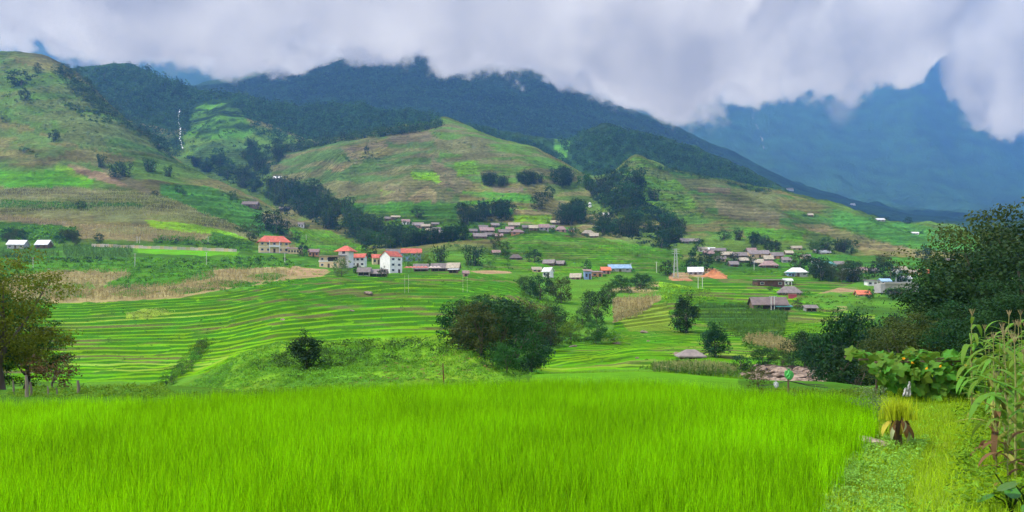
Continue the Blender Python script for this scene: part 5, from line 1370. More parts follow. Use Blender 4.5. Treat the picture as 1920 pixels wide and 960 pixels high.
HS += [
 (1330, 480, 18, 5, 5, 6, 'gable', W_WOOD, R_PINK, 'pinkish roof low at the left of the right village'),
 (1352, 490, 18, 5, 5, -6, 'gable', W_TAN, R_GREY, 'tan-walled hut below the straw-coloured roof of the right village'),
 (1376, 500, 16, 5, 5, 8, 'gable', W_WOOD, R_GREY, 'grey roof at the lower left of the right village'),
 (1410, 474, 16, 4, 5, 0, 'gable', W_WOOD, R_PINK, 'pinkish roof peeking behind the long right village house'),
 (1476, 492, 16, 5, 5, -8, 'gable', W_GREY, R_GREY, 'grey house right of the pale roof at the right village end'),
 (1480, 478, 14, 4, 4, 8, 'gable', W_WOOD, R_STRAW, 'straw hut just right of the orange-walled village house'),
 (1512, 486, 16, 5, 4, 0, 'gable', W_TAN, R_GREY, 'grey-roofed hut between the right village and the teal roof'),
 (1530, 494, 12, 5, 4, 10, 'gable', W_WHITE, R_PINK, 'tiny white-walled hut left of the teal roof'),
 (1575, 500, 16, 5, 5, -6, 'gable', W_WOOD, R_GREY, 'brown hut right of the teal roof'),
 (1618, 512, 18, 6, 5, 4, 'gable', W_TAN, R_PINK, 'pink-roofed house behind the slim green tree'),
 (1640, 512, 14, 5, 4, -6, 'gable', W_WOOD, R_GREY, 'grey hut left above the bridge'),
 (1735, 516, 16, 5, 5, 0, 'gable', W_TAN, R_ORNG, 'orange-roofed hut glimpsed left of the big right trees'),
 (906, 430, 16, 4, 4, 8, 'gable', W_WOOD, R_GREY, 'grey roof behind the long pinkish roof of the upper village'),
 (935, 446, 14, 4, 4, 4, 'gable', W_WOOD, R_PINK, 'small pink roof at the lower edge of the upper village'),
 (956, 433, 14, 4, 4, -4, 'gable', W_WOOD, R_PINK, 'pink roof squeezed left of the orange-walled house'),
 (1034, 430, 12, 4, 4, 6, 'gable', W_TAN, R_GREY, 'small tan hut right of the tall grey-walled house'),
 (806, 436, 14, 4, 4, -8, 'gable', W_WOOD, R_STRAW, 'straw roof left of the descending row of brown roofs'),
 (848, 449, 12, 4, 4, -14, 'gable', W_WOOD, R_GREY, 'last small grey roof below the descending row'),
]
for r in HS:
    big_ = r[2] > 24
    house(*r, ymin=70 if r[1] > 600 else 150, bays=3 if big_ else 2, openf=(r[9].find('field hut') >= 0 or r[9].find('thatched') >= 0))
gs_ = []
g = np.random.default_rng(77)
for r in HS:
    if r[1] > 600 or r[1] < 400: continue
    for k in range(7):
        sd = g.choice((-1, 1)); x_ = r[0] + sd * (r[2] * .5 + g.uniform(1, 9)); p = hit(x_, r[1] - g.uniform(-1, 4), 150)
        gs_.append(((p.x, p.y + g.uniform(0, 4), p.z), g.uniform(3, 7.5) * p.y / FP))
foliage_mass('garden_shrubs', leafmat('leaf_garden', (0.032, 0.085, 0.014), var=.6), gs_, leafn=40, g=g, dome=1.0)
# heap of red earth by the pylon
n = 26; V_ = []
for i in range(9):
    for k in range(n):
        a = 6.2832 * k / n; r_ = i / 8; V_.append((r_ * math.cos(a) * (1 + .12 * g.normal() * (i > 5)), r_ * math.sin(a) * .7, max(0, 1 - r_) ** .8 * (1 + .12 * g.normal()) - .04))
eh = obj('earth_heap', mesh_np('earth_heap', V_, quads=[(i * n + k, i * n + (k + 1) % n, (i + 1) * n + (k + 1) % n, (i + 1) * n + k) for i in range(8) for k in range(n)]), plain('red_earth', (0.50, 0.20, 0.09), .95, .25, 1.2, bump=.5))
p = hit(1342, 522, 240); s = p.y / FP; eh.location = (p.x, p.y + 3, p.z - .2); eh.scale = (30 * s, 22 * s, 17 * s)
tag(eh, 'heap of fresh red earth right of the white-roofed hut', 'earth heap')
# crimson wall in front of the grey-roofed house
p = hit(1485, 558, 150); s = p.y / FP
cw = tag(empty('boundary_wall', p), 'crimson painted wall in front of a grey-roofed house on the right terraces', 'wall')
ubox('panel', W_RED, cw, (0, -.5, -.5), (15 * s, .25, 9 * s)); ubox('coping', W_PINK, cw, (0, -.5, 9 * s - .5), (16 * s, .4, .18))
# white tanks on the centre hill
for (x, y, lab) in ((1106, 388, 'upper white round water tank on the grassy spur'), (1133, 403, 'lower white round water tank on the grassy spur')):
    p = hit(x, y, 450); s = p.y / FP
    e = tag(empty('water_tank', p), lab, 'water tank')
    for k in range(2):
        v, q = tube([(k * 3.2 * (x > 1120), 0, -.5 + k * 2.2 * (x < 1120)), (k * 3.2 * (x > 1120), 0, 1.6 + k * 2.0 * (x < 1120)), (k * 3.2 * (x > 1120), 0, 2.1 + k * 2.0 * (x < 1120))], [1.5 - .3 * k, 1.5 - .3 * k, .4], 10)
        obj('drum', mesh_np('drum', v, quads=q, smooth=True), W_WHITE, e)
# restaurant parasols
M_PAR = plain('parasol_red', (0.50, 0.16, 0.13), .8, .2, 2.0); M_PAR2 = plain('parasol_pale', (0.62, 0.48, 0.42), .8, .2, 2.0)
def cone_mesh(r, h, n=8):
    v = [(0, 0, h)] + [(r * math.cos(6.2832 * k / n), r * math.sin(6.2832 * k / n), 0) for k in range(n)] + [(0, 0, h - .12)]
    return mesh_np('canopy', v, tris=[(0, 1 + k, 1 + (k + 1) % n) for k in range(n)] + [(n + 1, 1 + (k + 1) % n, 1 + k) for k in range(n)])
CAN = cone_mesh(1.45, .7)
v, q = tube([(0, 0, -.3), (0, 0, 1.6), (0, 0, 2.7)], [.05, .05, .04], 6); POLE = mesh_np('pole', v, quads=q)
CAN.materials.append(M_PAR); POLE.materials.append(W_WOOD)
for i, x in enumerate((763, 770, 777, 784, 791, 798, 808, 815, 822)):
    p = hit(x, 511, 240)
    lab = ('red parasol in the row before the left restaurant shelter', 'red parasols of the restaurant') if i < 6 else ('pale parasol in the row before the right restaurant shelter', 'pale parasols of the restaurant')
    e = tag(empty('parasol', (p.x, p.y, p.z)), lab[0], 'parasol', lab[1])
    c = obj('canopy', CAN, None, e); c.location = (0, 0, 2.0)
    if i >= 6: setmat(c, M_PAR2)
    obj('pole', POLE, None, e)

# ------------------------------------------------------------------ bridge, road wall, poles
M_CONC = plain('concrete', (0.47, 0.42, 0.36), .85, .18, .6, bump=.1); M_POLE = plain('pole_concrete', (0.62, 0.60, 0.56), .8, .1, 1.0); M_STEEL = plain('galvanised_steel', (0.42, 0.44, 0.45), .5, .15, 2.0)
p = hit(1680, 552, 240); s = p.y / FP
br = tag(empty('bridge', p, R(-4)), 'concrete bridge under construction with V-shaped piers', 'bridge')
ubox('deck', M_CONC, br, (0, 0, 19 * s), (54 * s, 6, 2.4 * s)); ubox('girder', M_CONC, br, (0, 0, 11 * s), (50 * s, 4.5, 8 * s)); ubox('parapet', W_GREY, br, (0, -2.9, 21.4 * s), (54 * s, .3, 1.6 * s))
def beam(name, a, b, th, mat, parent):
    a, b = Vector(a), Vector(b); d_ = b - a
    o = ubox(name, mat, parent, a, (th, th, d_.length)); o.rotation_euler = d_.to_track_quat('Z', 'Y').to_euler(); return o
for sg in (-1, 1): beam('pier', (sg * 7 * s, 0, -3 * s), (sg * 23 * s, 0, 14 * s), 4.5 * s, M_CONC, br)
ubox('footing', M_CONC, br, (0, 0, -5 * s), (24 * s, 5, 4 * s)); ubox('formwork', W_WOOD, br, (0, .2, 1 * s), (20 * s, 3.5, 9 * s))
for k in (-24, 24): ubox('abutment', W_GREY, br, (k * s * 1.25, 0, 3 * s), (8 * s, 6, 17 * s))
# pale roadside wall of separate panels
rw = tag(empty('roadside_wall', hit(310, 464, 300)), 'long cream roadside wall below the maize hill', 'wall')
xs = list(range(172, 452, 8))
for i in range(len(xs) - 1):
    a = hit(xs[i], 462.5 + (xs[i] - 172) * .036, 330); b = hit(xs[i + 1], 462.5 + (xs[i + 1] - 172) * .036, 330)
    if abs(a.y - b.y) > 30: continue
    mid_ = (a + b) / 2 - rw.location; d_ = b - a
    ubox('panel', W_TAN if i % 3 == 1 else W_PALEW, rw, (mid_.x, mid_.y, mid_.z - .6), (math.hypot(d_.x, d_.y) * .94, .3, 2.0 + .4 * random.random()), (0, 0, math.atan2(d_.y, d_.x)))
# power poles: px, foot, height px, label
PL = [(62, 503, 21, 'leftmost white concrete pole on the scrubby bank'), (253, 499, 24, 'white concrete pole second from the left on the bank'), (387, 496, 24, 'white concrete pole on the bank before the cream wall end'),
      (534, 498, 25, 'white concrete pole below the yellow school house'), (257, 456, 12, 'left of the twin poles behind the cream wall'), (262, 456, 12, 'right of the twin poles behind the cream wall'),
      (390, 458, 14, 'pole behind the right part of the cream wall'), (1231, 511, 20, 'white pole left of the round tree by the pylon'), (1309, 541, 22, 'left of the twin poles above the right terraces'),
      (1317, 541, 22, 'right of the twin poles above the right terraces'), (1414, 506, 16, 'pole in front of the right village'), (1446, 581, 26, 'left of the twin poles before the thatched farmhouse'), (1452, 581, 26, 'right of the twin poles before the thatched farmhouse'),
      (1183, 509, 16, 'pole at the right end of the long blue roof'), (1097, 508, 14, 'pole behind the blue-fronted house'), (759, 549, 34, 'left thin pole of the pair in the middle of the big terraces'), (766, 549, 34, 'right thin pole of the pair in the middle of the big terraces'),
      (868, 548, 34, 'left thin pole of the pair before the terrace grove'), (876, 548, 34, 'right thin pole of the pair before the terrace grove'), (1537, 505, 14, 'pole beside the teal roof'), (92, 512, 8, 'short post on the bank near the left'), (574, 452, 12, 'pole on the bright stepped slope above the school annexe')]
for (x, y, hp, lab) in PL:
    p = hit(x, y, 150); hh = hp * p.y / FP
    thin = 'thin' in lab
    e = tag(empty('power_pole', p), lab, 'pole')
    v, q = tube([(0, 0, -.8), (0, 0, hh * .5), (0, 0, hh)], [.045, .04, .035] if thin else [.13, .11, .09], 8)
    obj('shaft', mesh_np('shaft', v, quads=q, smooth=True), W_GREY if thin else M_POLE, e)
    if not thin:
        ubox('crossarm', M_STEEL, e, (0, 0, hh * .94), (1.1, .09, .09))
        for k in (-.5, .5): ubox('insulator', M_STEEL, e, (k, 0, hh * .94 + .09), (.08, .08, .16))
# lattice pylon
p = hit(1267, 521, 250); s = p.y / FP; H = 55 * s
py_ = tag(empty('lattice_pylon', p), 'tall thin steel lattice pylon left of the red earth heap', 'pylon')
B = .95
cs = [(-1, -1), (1, -1), (1, 1), (-1, 1)]
for (a, b) in cs: beam('leg', (a * B, b * B, -.5), (a * B * .35, b * B * .35, H), .13, M_STEEL, py_)
for k in range(9):
    z0, z1 = H * k / 9, H * (k + 1) / 9; r0, r1 = B * (1 - .65 * k / 9), B * (1 - .65 * (k + 1) / 9)
    for j in range(4):
        a, b = cs[j], cs[(j + 1) % 4]
        if k % 2: a, b = b, a
        beam('brace', (a[0] * r0, a[1] * r0, z0), (b[0] * r1, b[1] * r1, z1), .07, M_STEEL, py_)
for zz in (.82, .9, .97): ubox('crossarm', M_STEEL, py_, (0, 0, H * zz), (3.4, .14, .14))
# crane-like pole above the bridge
p = hit(1680, 530, 240); s = p.y / FP
e = tag(empty('crane_mast', p), 'slim white mast with tilted arm standing on the bridge site', 'mast')
beam('mast', (0, 0, -1), (0, 0, 21 * s), .45, M_STEEL, e); beam('arm', (0, 0, 16 * s), (5 * s, 0, 24 * s), .9, W_WHITE, e)
# ------------------------------------------------------------------ river, boulders, waterfall
m, t, b = mat_new('river_water'); b.inputs['Base Color'].default_value = (.16, .135, .10, 1); b.inputs['Roughness'].default_value = .12; b.inputs['Specular IOR Level'].default_value = .5
n_ = t.nodes.new('ShaderNodeTexNoise'); n_.inputs['Scale'].default_value = .9; n_.inputs['Detail'].default_value = 4; bp = t.nodes.new('ShaderNodeBump'); bp.inputs['Strength'].default_value = .35
t.links.new(n_.outputs['Fac'], bp.inputs['Height']); t.links.new(bp.outputs[0], b.inputs['Normal'])
zs = hit(1480, 712, 60).z
rv_pts = [(27, 66), (33, 70), (38, 74), (44, 77), (46, 84), (41, 83), (36, 79), (30, 74), (25, 71)]
v = [(x, y, zs - .25) for (x, y) in rv_pts]; cx_, cy_ = np.mean(rv_pts, axis=0)
me = mesh_np('river', v + [(cx_, cy_, zs - .25)], tris=[(i, (i + 1) % len(v), len(v)) for i in range(len(v))])
tag(obj('river', me, m), kind='structure')
M_STONE = plain('river_stone', (0.215, 0.160, 0.122), .85, .5, 2.2, bump=.6)
M_STONE2 = plain('field_stone', (0.27, 0.23, 0.17), .85, .35, 3.0, bump=.6)
def rock_mesh(seed, n=14):
    g_ = np.random.default_rng(seed)
    th = np.linspace(0, 2 * np.pi, n, endpoint=False); ph = np.linspace(-.5, 1.5, 7)
    V = []
    dirs = unit(g_.normal(size=(9, 3))); off = g_.uniform(.62, 1.0, 9)
    for p_ in ph:
        for a in th:
            d_ = np.array([math.cos(a) * math.cos(p_), math.sin(a) * math.cos(p_), math.sin(p_)])
            r = min(1.15, min((o_ / max(float(d_ @ k), .05)) for k, o_ in zip(dirs, off) if float(d_ @ k) > .05) if any(float(d_ @ k) > .05 for k in dirs) else 1.0)
            V.append(d_ * r * np.array([1, .8, .62]) * (1 + .05 * g_.normal()))
    Q = [(i * n + k, i * n + (k + 1) % n, (i + 1) * n + (k + 1) % n, (i + 1) * n + k) for i in range(6) for k in range(n)]
    return mesh_np('boulder', np.array(V), quads=Q)
ROCKS = [rock_mesh(900 + i) for i in range(6)]
for r_ in ROCKS: r_.materials.append(M_STONE)
g = np.random.default_rng(31)
pts = sample_poly([(1385, 728), (1398, 700), (1420, 686), (1500, 688), (1560, 694), (1555, 728), (1480, 722), (1430, 724)], 95, g)
for i, (x, y) in enumerate(pts):
    p = hit(x, y, 60); o = obj('boulder', ROCKS[i % 6]); sc_ = (g.uniform(.35, 1.0) ** 1.5) * .95 + .22
    o.location = (p.x, p.y, p.z - .1); o.scale = (sc_ * g.uniform(.8, 1.5), sc_ * g.uniform(.8, 1.3), sc_ * g.uniform(.6, 1.1)); o.rotation_euler = (g.normal() * .15, g.normal() * .15, g.uniform(0, 6.3))
    tag(o, ('large' if sc_ > .9 else 'middling' if sc_ > .55 else 'small') + ' pinkish grey boulder at the ' + ('left end' if x < 1420 else 'left half' if x < 1455 else 'middle' if x < 1490 else 'right half' if x < 1525 else 'right end') + (', far side,' if y < 699 else ', mid-stream,' if y < 712 else ', near side,') + ' of the river bed', 'boulder', 'boulders of the river bed')
for (x, y, w_, lab) in [(1207, 624, 18, 'dark grey boulder on the terrace left of the tall bamboo'), (1270, 664, 18, 'brown boulder on the terrace above the field hut'), (1075, 650, 16, 'pale boulder at the foot of the terraced spur'), (1156, 645, 16, 'flat pale boulder right of the spur foot'),
                        (1195, 672, 12, 'small pale stone among the lower right terraces'), (1215, 640, 9, 'little grey stone below the dark terrace boulder'), (690, 551, 24, 'rocky outcrop in the upper middle of the big terraces'), (660, 583, 10, 'small brown stone on the left of the big terraces'), (530, 600, 12, 'small stone at the left of the knoll top')]:
    p = hit(x, y, 60); s = p.y / FP; o = obj('boulder', ROCKS[(x + y) % 6]); o.location = p; o.scale = (w_ * s * .5, w_ * s * .4, w_ * s * .38); o.rotation_euler = (0, 0, x)
    tag(o, lab, 'boulder')
# waterfall on the left, thread by thread down the slope; and the bare gully on the far mountain
M_FOAM = plain('falling_water', (0.72, 0.72, 0.72), .4, .15, .3)
def cascade(name, xs_ys, wid, ymin, label, mat, cat, brk=.0):
    V, Q = [], []
    pts_ = []
    for (x0, y0), (x1, y1) in zip(xs_ys[:-1], xs_ys[1:]):
        n = max(2, int(abs(y1 - y0) / 2))
        for k in range(n):
            f = k / n; pts_.append((x0 + (x1 - x0) * f + g.normal() * .8, y0 + (y1 - y0) * f))
    for i, (x, y) in enumerate(pts_):
        p = hit(x, y, ymin); s = p.y / FP; w_ = wid * s * g.uniform(.35, 1.3)
        V += [(p.x - w_, p.y - 2.5, p.z + 2.2), (p.x + w_, p.y - 2.5, p.z + 2.2)]
        if i and g.random() > brk: Q.append((2 * i - 2, 2 * i - 1, 2 * i + 1, 2 * i))
    o = obj(name, mesh_np(name, V, quads=Q), mat)
    return tag(o, kind='structure')
cascade('waterfall', [(338, 208), (335, 225), (340, 245), (338, 262), (345, 284)], 1.0, 960, '', M_FOAM, 'waterfall', .25)
cascade('mountain_stream', [(1414, 205), (1412, 225), (1420, 240), (1428, 260), (1434, 290)], .9, 1500, '', plain('bare_rock', (0.3, 0.27, 0.24), .9, .3, .1), 'stream', .72)
# ------------------------------------------------------------------ foreground: rice
GZ0 = -2.4
g = np.random.default_rng(41)
EDGE_PX = PXC; EDGE_Y = KY[1]
BANK = np.array([(2.2, 4.0), (3.3, 8.2), (4.75, 10.5), (5.9, 12.3), (7.0, 14.4), (7.45, 15.6), (7.6, 18.0)])      # right edge of the paddy (x, y)
def bank_x(y): return np.interp(y, BANK[:, 1], BANK[:, 0])
def edge_y(x, y): return np.interp(HX + FP * x / np.maximum(y, 1), EDGE_PX, EDGE_Y)
def blades(name, mat, P, H, Wd, lean, g, seg=3, droop=.35, lv=None, kind='stuff'):
    """curved tapering grass blades from foot points"""
    n = len(P)
    a = g.uniform(0, 6.2832, n); o = np.stack([np.cos(a), np.sin(a), 0 * a], 1)
    b = g.uniform(0, 6.2832, n); side = np.stack([np.cos(b), np.sin(b), 0 * b], 1)
    rows = []
    for k in range(seg + 1):
        s = k / seg
        c = P + np.array([0, 0, 1.0]) * (H * (s - droop * lean * s ** 3))[:, None] + o * (H * lean * (s ** 1.8))[:, None]
        w = (Wd * (1 - s ** 1.6) * .5)[:, None] * side
        rows += [c - w, c + w] if k < seg else [c]
    V = np.stack(rows, 1); m = V.shape[1]
    i0 = np.arange(n)[:, None] * m
    Q = np.concatenate([i0 + np.array([[2 * k, 2 * k + 1, 2 * k + 3, 2 * k + 2]]) for k in range(seg - 1)])
    T = i0 + np.array([[2 * seg - 2, 2 * seg - 1, 2 * seg]])
    if lv is None: lv = np.clip(.5 + .22 * g.normal(size=n), 0, 1)
    c = np.repeat(lv, m)
    me = mesh_np(name, V.reshape(-1, 3), quads=Q, tris=T, col=np.repeat(c[:, None], 3, 1), colname='lv')
    return tag(obj(name, me, mat), kind=kind)
# rice hills (tufts) across the paddy
N_H = 25000
yy = np.sqrt(g.uniform(5.2 ** 2, 19.2 ** 2, N_H * 2)); xx = g.uniform(-.80, .62, N_H * 2) * (yy + .6)
ok = (xx < bank_x(yy) + g.normal(0, .08, len(xx))) & (yy < edge_y(xx, yy) + g.normal(0, .15, len(xx)))
xx, yy = xx[ok][:N_H], yy[ok][:N_H]
nb = 8
P = np.repeat(np.stack([xx, yy, np.full(len(xx), GZ0)], 1), nb, 0)
P[:, :2] += g.normal(0, .028, (len(P), 2))
patch = fbm(P[:, 0] / 1.6 + 20, P[:, 1] / 1.6, 3, 91); patch2 = fbm(P[:, 0] / 5.0, P[:, 1] / 5.0, 2, 95)
Hh = .50 * g.uniform(.80, 1.08, len(P)) * (.93 + .14 * patch)
lvr = np.clip(.5 + .48 * (patch - .5) + .26 * (patch2 - .5) + .31 * g.normal(size=len(P)), 0, 1)
M_RICE = leafmat('leaf_rice', (0.20, 0.47, 0.001), var=.62, trans=.42, hue=0, spec=.08, rough=.5)
blades('rice', M_RICE, P, Hh, g.uniform(.006, .011, len(P)), np.clip(g.normal(.16, .10, len(P)), .02, .5), g, 3, .35, lvr)
# ------------------------------------------------------------------ grassy path
def scatter_right(n, y0=5.0, y1=22.5, x1=1.0):
    y = np.sqrt(g.uniform(y0 ** 2, y1 ** 2, n)); x = g.uniform(.30, .86, n) * y
    k = (x > bank_x(y) - .12) & (y < edge_y(x, y) + .25)
    return x[k], y[k]
x, y = scatter_right(70000)
pn = fbm(x / 1.1, y / 1.1, 3, 101)
M_PATH = leafmat('leaf_path_grass', (0.29, 0.46, 0.010), var=.5, trans=.4, hue=0)
blades('path_grass', M_PATH, np.stack([x, y, np.full(len(x), GZ0)], 1), (.07 + .22 * pn) * g.uniform(.6, 1.4, len(x)), g.uniform(.005, .011, len(x)), np.clip(g.normal(.5, .25, len(x)), .05, 1.1), g, 2, .4,
       np.clip(.35 + .9 * (pn - .4) + .2 * g.normal(size=len(x)), 0, 1))
def weeds(name, mat, x, y, size, hgt, per=12, asp=.6):
    c = np.stack([x, y, np.full(len(x), GZ0)], 1)
    idx = np.repeat(np.arange(len(c)), per)
    r = g.uniform(.2, 1, len(idx))[:, None] * size * 2.2
    a = g.uniform(0, 6.28, len(idx)); o = np.stack([np.cos(a), np.sin(a), 0 * a], 1)
    p_ = c[idx] + o * r + np.array([0, 0, 1]) * (hgt * g.uniform(.2, 1.0, len(idx)))[:, None]
    n = unit(np.array([0, 0, 1]) + .5 * o + .35 * g.normal(size=p_.shape))
    v, q = leaf_quads(p_, n, size * g.uniform(.6, 1.3, len(idx)), asp, g, fold=.12)
    lv = np.repeat(np.clip(.5 + .25 * g.normal(size=len(idx)), 0, 1), 4)
    return tag(obj(name, mesh_np(name, v, quads=q, col=np.repeat(lv[:, None], 3, 1), colname='lv'), mat), kind='stuff')
x, y = scatter_right(900); k = fbm(x / 1.5 + 4, y / 1.5, 3, 111) > .52
weeds('path_weeds', leafmat('leaf_path_weed', (0.19, 0.35, 0.02), var=.4), x[k], y[k], .05, .14)
# creeping clover-like weeds along the paddy bank
yb = g.uniform(6.0, 12.5, 420); xb = bank_x(yb) + g.uniform(-.05, .95, 420)
weeds('bank_creepers', leafmat('leaf_creeper', (0.20, 0.36, 0.05), var=.4), xb, yb, .036, .15, 26)
# taller weeds towards the maize
yb = g.uniform(8.0, 15, 110); xb = yb * g.uniform(.60, .74, 110)
weeds('tall_weeds', leafmat('leaf_tall_weed', (0.12, 0.27, 0.014), var=.45), xb, yb, .085, .36, 24, .5)
# small shrub between paddy and path, and low ones behind it
def fshrub(px, py, h, w, mat, lab):
    Y = -GZ0 * FP / (py - HY); tree_at(((px - HX) / FP * Y, Y, GZ0), h, 'shrub', lab, None, mat, w)
fshrub(1634, 790, .72, 1.0, M_PALEL, 'small dense grey-green bush at the far right corner of the paddy')
# ------------------------------------------------------------------ stump wrapped with leaves
Y0 = 12.0; X0 = (1684 - HX) / FP * Y0
st_ = tag(empty('tree_stump', (X0, Y0, GZ0)), 'short dark stump wrapped in yellow leaves with a grass tuft on top', 'stump')
v, q = tube([(0.02, 0, -.05), (.0, 0, .12), (-.03, 0, .3), (.02, .0, .46), (0, 0, .5)], [.06, .065, .075, .10, .06], 10)
v = v + g.normal(0, .009, v.shape)
obj('trunk', mesh_np('trunk', v, quads=q), plain('stump_bark', (0.10, 0.065, 0.04), .9, .5, 14, bump=.8, stretch=(1, 1, .3)), st_)
M_YEL = leafmat('leaf_yellow', (0.50, 0.43, 0.06), var=.25, hue=0); M_PGR = leafmat('leaf_pale_green', (0.42, 0.48, 0.24), var=.25, hue=0); M_BRN = leafmat('leaf_dead', (0.16, 0.09, 0.04), var=.4, hue=0)
def bent_leaf(L_, W_, curve, nseg=6, cup=.25):
    """a long leaf in local coordinates growing along +X, drooping"""
    V, Q = [], []
    for i in range(nseg + 1):
        s = i / nseg
        ang = curve * s
        x_ = L_ * (math.sin(ang) / max(curve, 1e-3) if curve > 1e-3 else s); z_ = -L_ * (1 - math.cos(ang)) / max(curve, 1e-3)
        w_ = W_ * .5 * (math.sin(math.pi * min(1, .12 + .88 * s)) ** .6 if s < 1 else 0.02)
        V += [(x_, -w_, z_ + w_ * cup), (x_, 0, z_), (x_, w_, z_ + w_ * cup)]
        if i: 
            a = 3 * (i - 1); Q += [(a, a + 1, a + 4, a + 3), (a + 1, a + 2, a + 5, a + 4)]
    return mesh_np('leaf', V, quads=Q, col=np.full((len(V), 3), .5), colname='lv', smooth=True)
WRAP = bent_leaf(.30, .12, 1.2)
WRAP.materials.append(M_YEL)
for i in range(18):
    a = g.uniform(-3.3, .8); z_ = g.uniform(.36, .5); mt = [M_YEL, M_BRN, M_PGR, M_YEL, M_BRN][i % 5]
    o = obj('leaf', WRAP, None, st_); o.location = (math.cos(a) * .10, math.sin(a) * .10, z_); o.rotation_euler = (g.normal() * .3, g.uniform(.5, 1.25), a); f = g.uniform(.6, 1.05); o.scale = (f, f * g.uniform(.5, .9), f); setmat(o, mt)
n = 420
Pt = np.stack([g.normal(0, .11, n), g.normal(0, .08, n), np.full(n, .46)], 1)
tf = blades('grass_tuft', leafmat('leaf_tuft', (0.48, 0.60, 0.02), var=.35, hue=0), Pt, g.uniform(.22, .46, n), g.uniform(.009, .016, n), np.clip(g.normal(.35, .2, n), .05, .9), g, 3)
tf.parent = st_
# stone beside it
o = obj('field_stone', ROCKS[2]); o.location = ((1626 - HX) / FP * 12.1, 12.1, GZ0 + .02); o.scale = (.32, .24, .26); setmat(o, M_STONE2)
tag(o, 'pale flat stone at the paddy edge left of the wrapped stump', 'stone')
o = obj('field_stone', ROCKS[4]); o.location = (bank_x(9.0) + .12, 9.0, GZ0); o.scale = (.10, .08, .06); setmat(o, M_STONE2)
tag(o, 'little earthy stone on the paddy bank near the bottom', 'stone')
# ------------------------------------------------------------------ squash on a low trellis
def squash_leaf():
    n = 20; V = [(0, 0, 0)]; 
    for k in range(n):
        a = 2 * math.pi * k / n
        r = .5 * (1 + .22 * math.cos(5 * a)) * (1 - .35 * max(0, math.cos(a - math.pi)) ** 6)
        V.append((r * math.cos(a), r * math.sin(a), .10 * math.cos(2 * a) - .12 * r))
    return mesh_np('leaf', V, tris=[(0, 1 + k, 1 + (k + 1) % n) for k in range(n)], col=np.full((n + 1, 3), .5), colname='lv')
SQ = [squash_leaf()]
M_SQ = leafmat('leaf_squash', (0.085, 0.205, 0.020), var=.3, hue=.03); SQ[0].materials.append(M_SQ)
YT = 17.6
def txy(px, Y=YT): return (px - HX) / FP * Y
tr = tag(empty('trellis', (txy(1735), YT + .8, GZ0)), 'low pole trellis carrying the squash vine behind the path', 'trellis')
for px in (1705, 1720, 1740, 1780, 1825):
    for dy in (0, 1.6):
        x_ = txy(px) - txy(1735); beam('post', (x_, dy - .8, -.3), (x_ + .03, dy - .8, .92), .05, W_WOOD, tr)
for dy in (-.8, 0, .8): beam('rail', (txy(1640) - txy(1735), dy, .90), (txy(1830) - txy(1735), dy, .93), .04, W_WOOD, tr)
sq = tag(empty('squash_vine', (txy(1735), YT, GZ0)), 'lush squash vine with big leaves and orange flowers over a low trellis', 'vine')
for i in range(290):
    o = obj('leaf', SQ[0], None, sq)
    px = g.uniform(1636, 1836); top = g.random() < .45
    s = g.uniform(.20, .36)
    x_ = txy(px) - txy(1735)
    if top: o.location = (x_, g.uniform(-.2, 1.5), .92 + g.uniform(-.05, .16) + .05 * math.sin(x_ * 3)); o.rotation_euler = (g.normal() * .45 + .35, g.normal() * .4, g.uniform(0, 6.3))
    else:
        zmin = .08 if px > 1700 else .35
        o.location = (x_, g.uniform(-.35, .05), g.uniform(zmin, .9)); o.rotation_euler = (g.uniform(.6, 1.25), g.normal() * .35, g.normal() * .8 - .2)
    o.scale = (s, s, s)
for i in range(7):
    stem_p = (txy(1650 + 26 * i) - txy(1735), g.uniform(-.15, .2), .5)
    v, q = tube([(stem_p[0], stem_p[1], -.1), (stem_p[0] + .05, stem_p[1], .5), (stem_p[0] - .05, stem_p[1] + .1, .95)], [.014, .012, .009], 5)
    obj('stem', mesh_np('stem', v, quads=q), M_LEAF, sq)
M_FLW = leafmat('petal_orange', (0.80, 0.45, 0.02), var=.2, hue=0)
FLV = [(0, 0, -.03)] + [((.09 if k % 2 == 0 else .045) * math.cos(k * .6283), (.09 if k % 2 == 0 else .045) * math.sin(k * .6283), .05) for k in range(10)]
FL = mesh_np('flower', FLV, tris=[(0, 1 + k, 1 + (k + 1) % 10) for k in range(10)], col=np.full((11, 3), .5), colname='lv'); FL.materials.append(M_FLW)
for (px, py) in ((1677, 672), (1692, 680), (1745, 686), (1808, 674), (1720, 690), (1790, 684)):
    o = obj('flower', FL, None, sq); o.scale = (.5, .5, .5); o.location = (txy(px) - txy(1735), -.42, (HY - py) / FP * YT - GZ0 + .02); o.rotation_euler = (.9, 0, px)
# pale cloth hanging at the trellis
cv, cq = [], []
for (x0_, top_, w0, drop) in ((0, .34, .05, 0), (-.085, .20, .045, 0)):
    b0 = len(cv)
    for i in range(8):
        for j in range(5):
            f = i / 7
            cv.append((x0_ + w0 * (j - 2) / 2 * (.25 + .9 * f) + .012 * g.normal() - .03 * f, .02 * math.sin(j * 2.4 + i * .6) + .006 * g.normal(), top_ * (1 - f) + (.05 * g.random() * (j % 2) if i == 7 else 0)))
    cq += [(b0 + i * 5 + j, b0 + i * 5 + j + 1, b0 + i * 5 + j + 6, b0 + i * 5 + j + 5) for i in range(7) for j in range(4)]
o = obj('cloth', mesh_np('cloth', cv, quads=cq), plain('cloth_pale', (0.36, 0.36, 0.35), .8, .25, 14)); o.location = (txy(1706, 16.6), 16.6, -(744 - HY) / FP * 16.6 + .0)
md = o.modifiers.new('thickness', 'SOLIDIFY'); md.thickness = .004
tag(o, 'torn pale grey cloth hanging at the left of the squash vine', 'cloth')
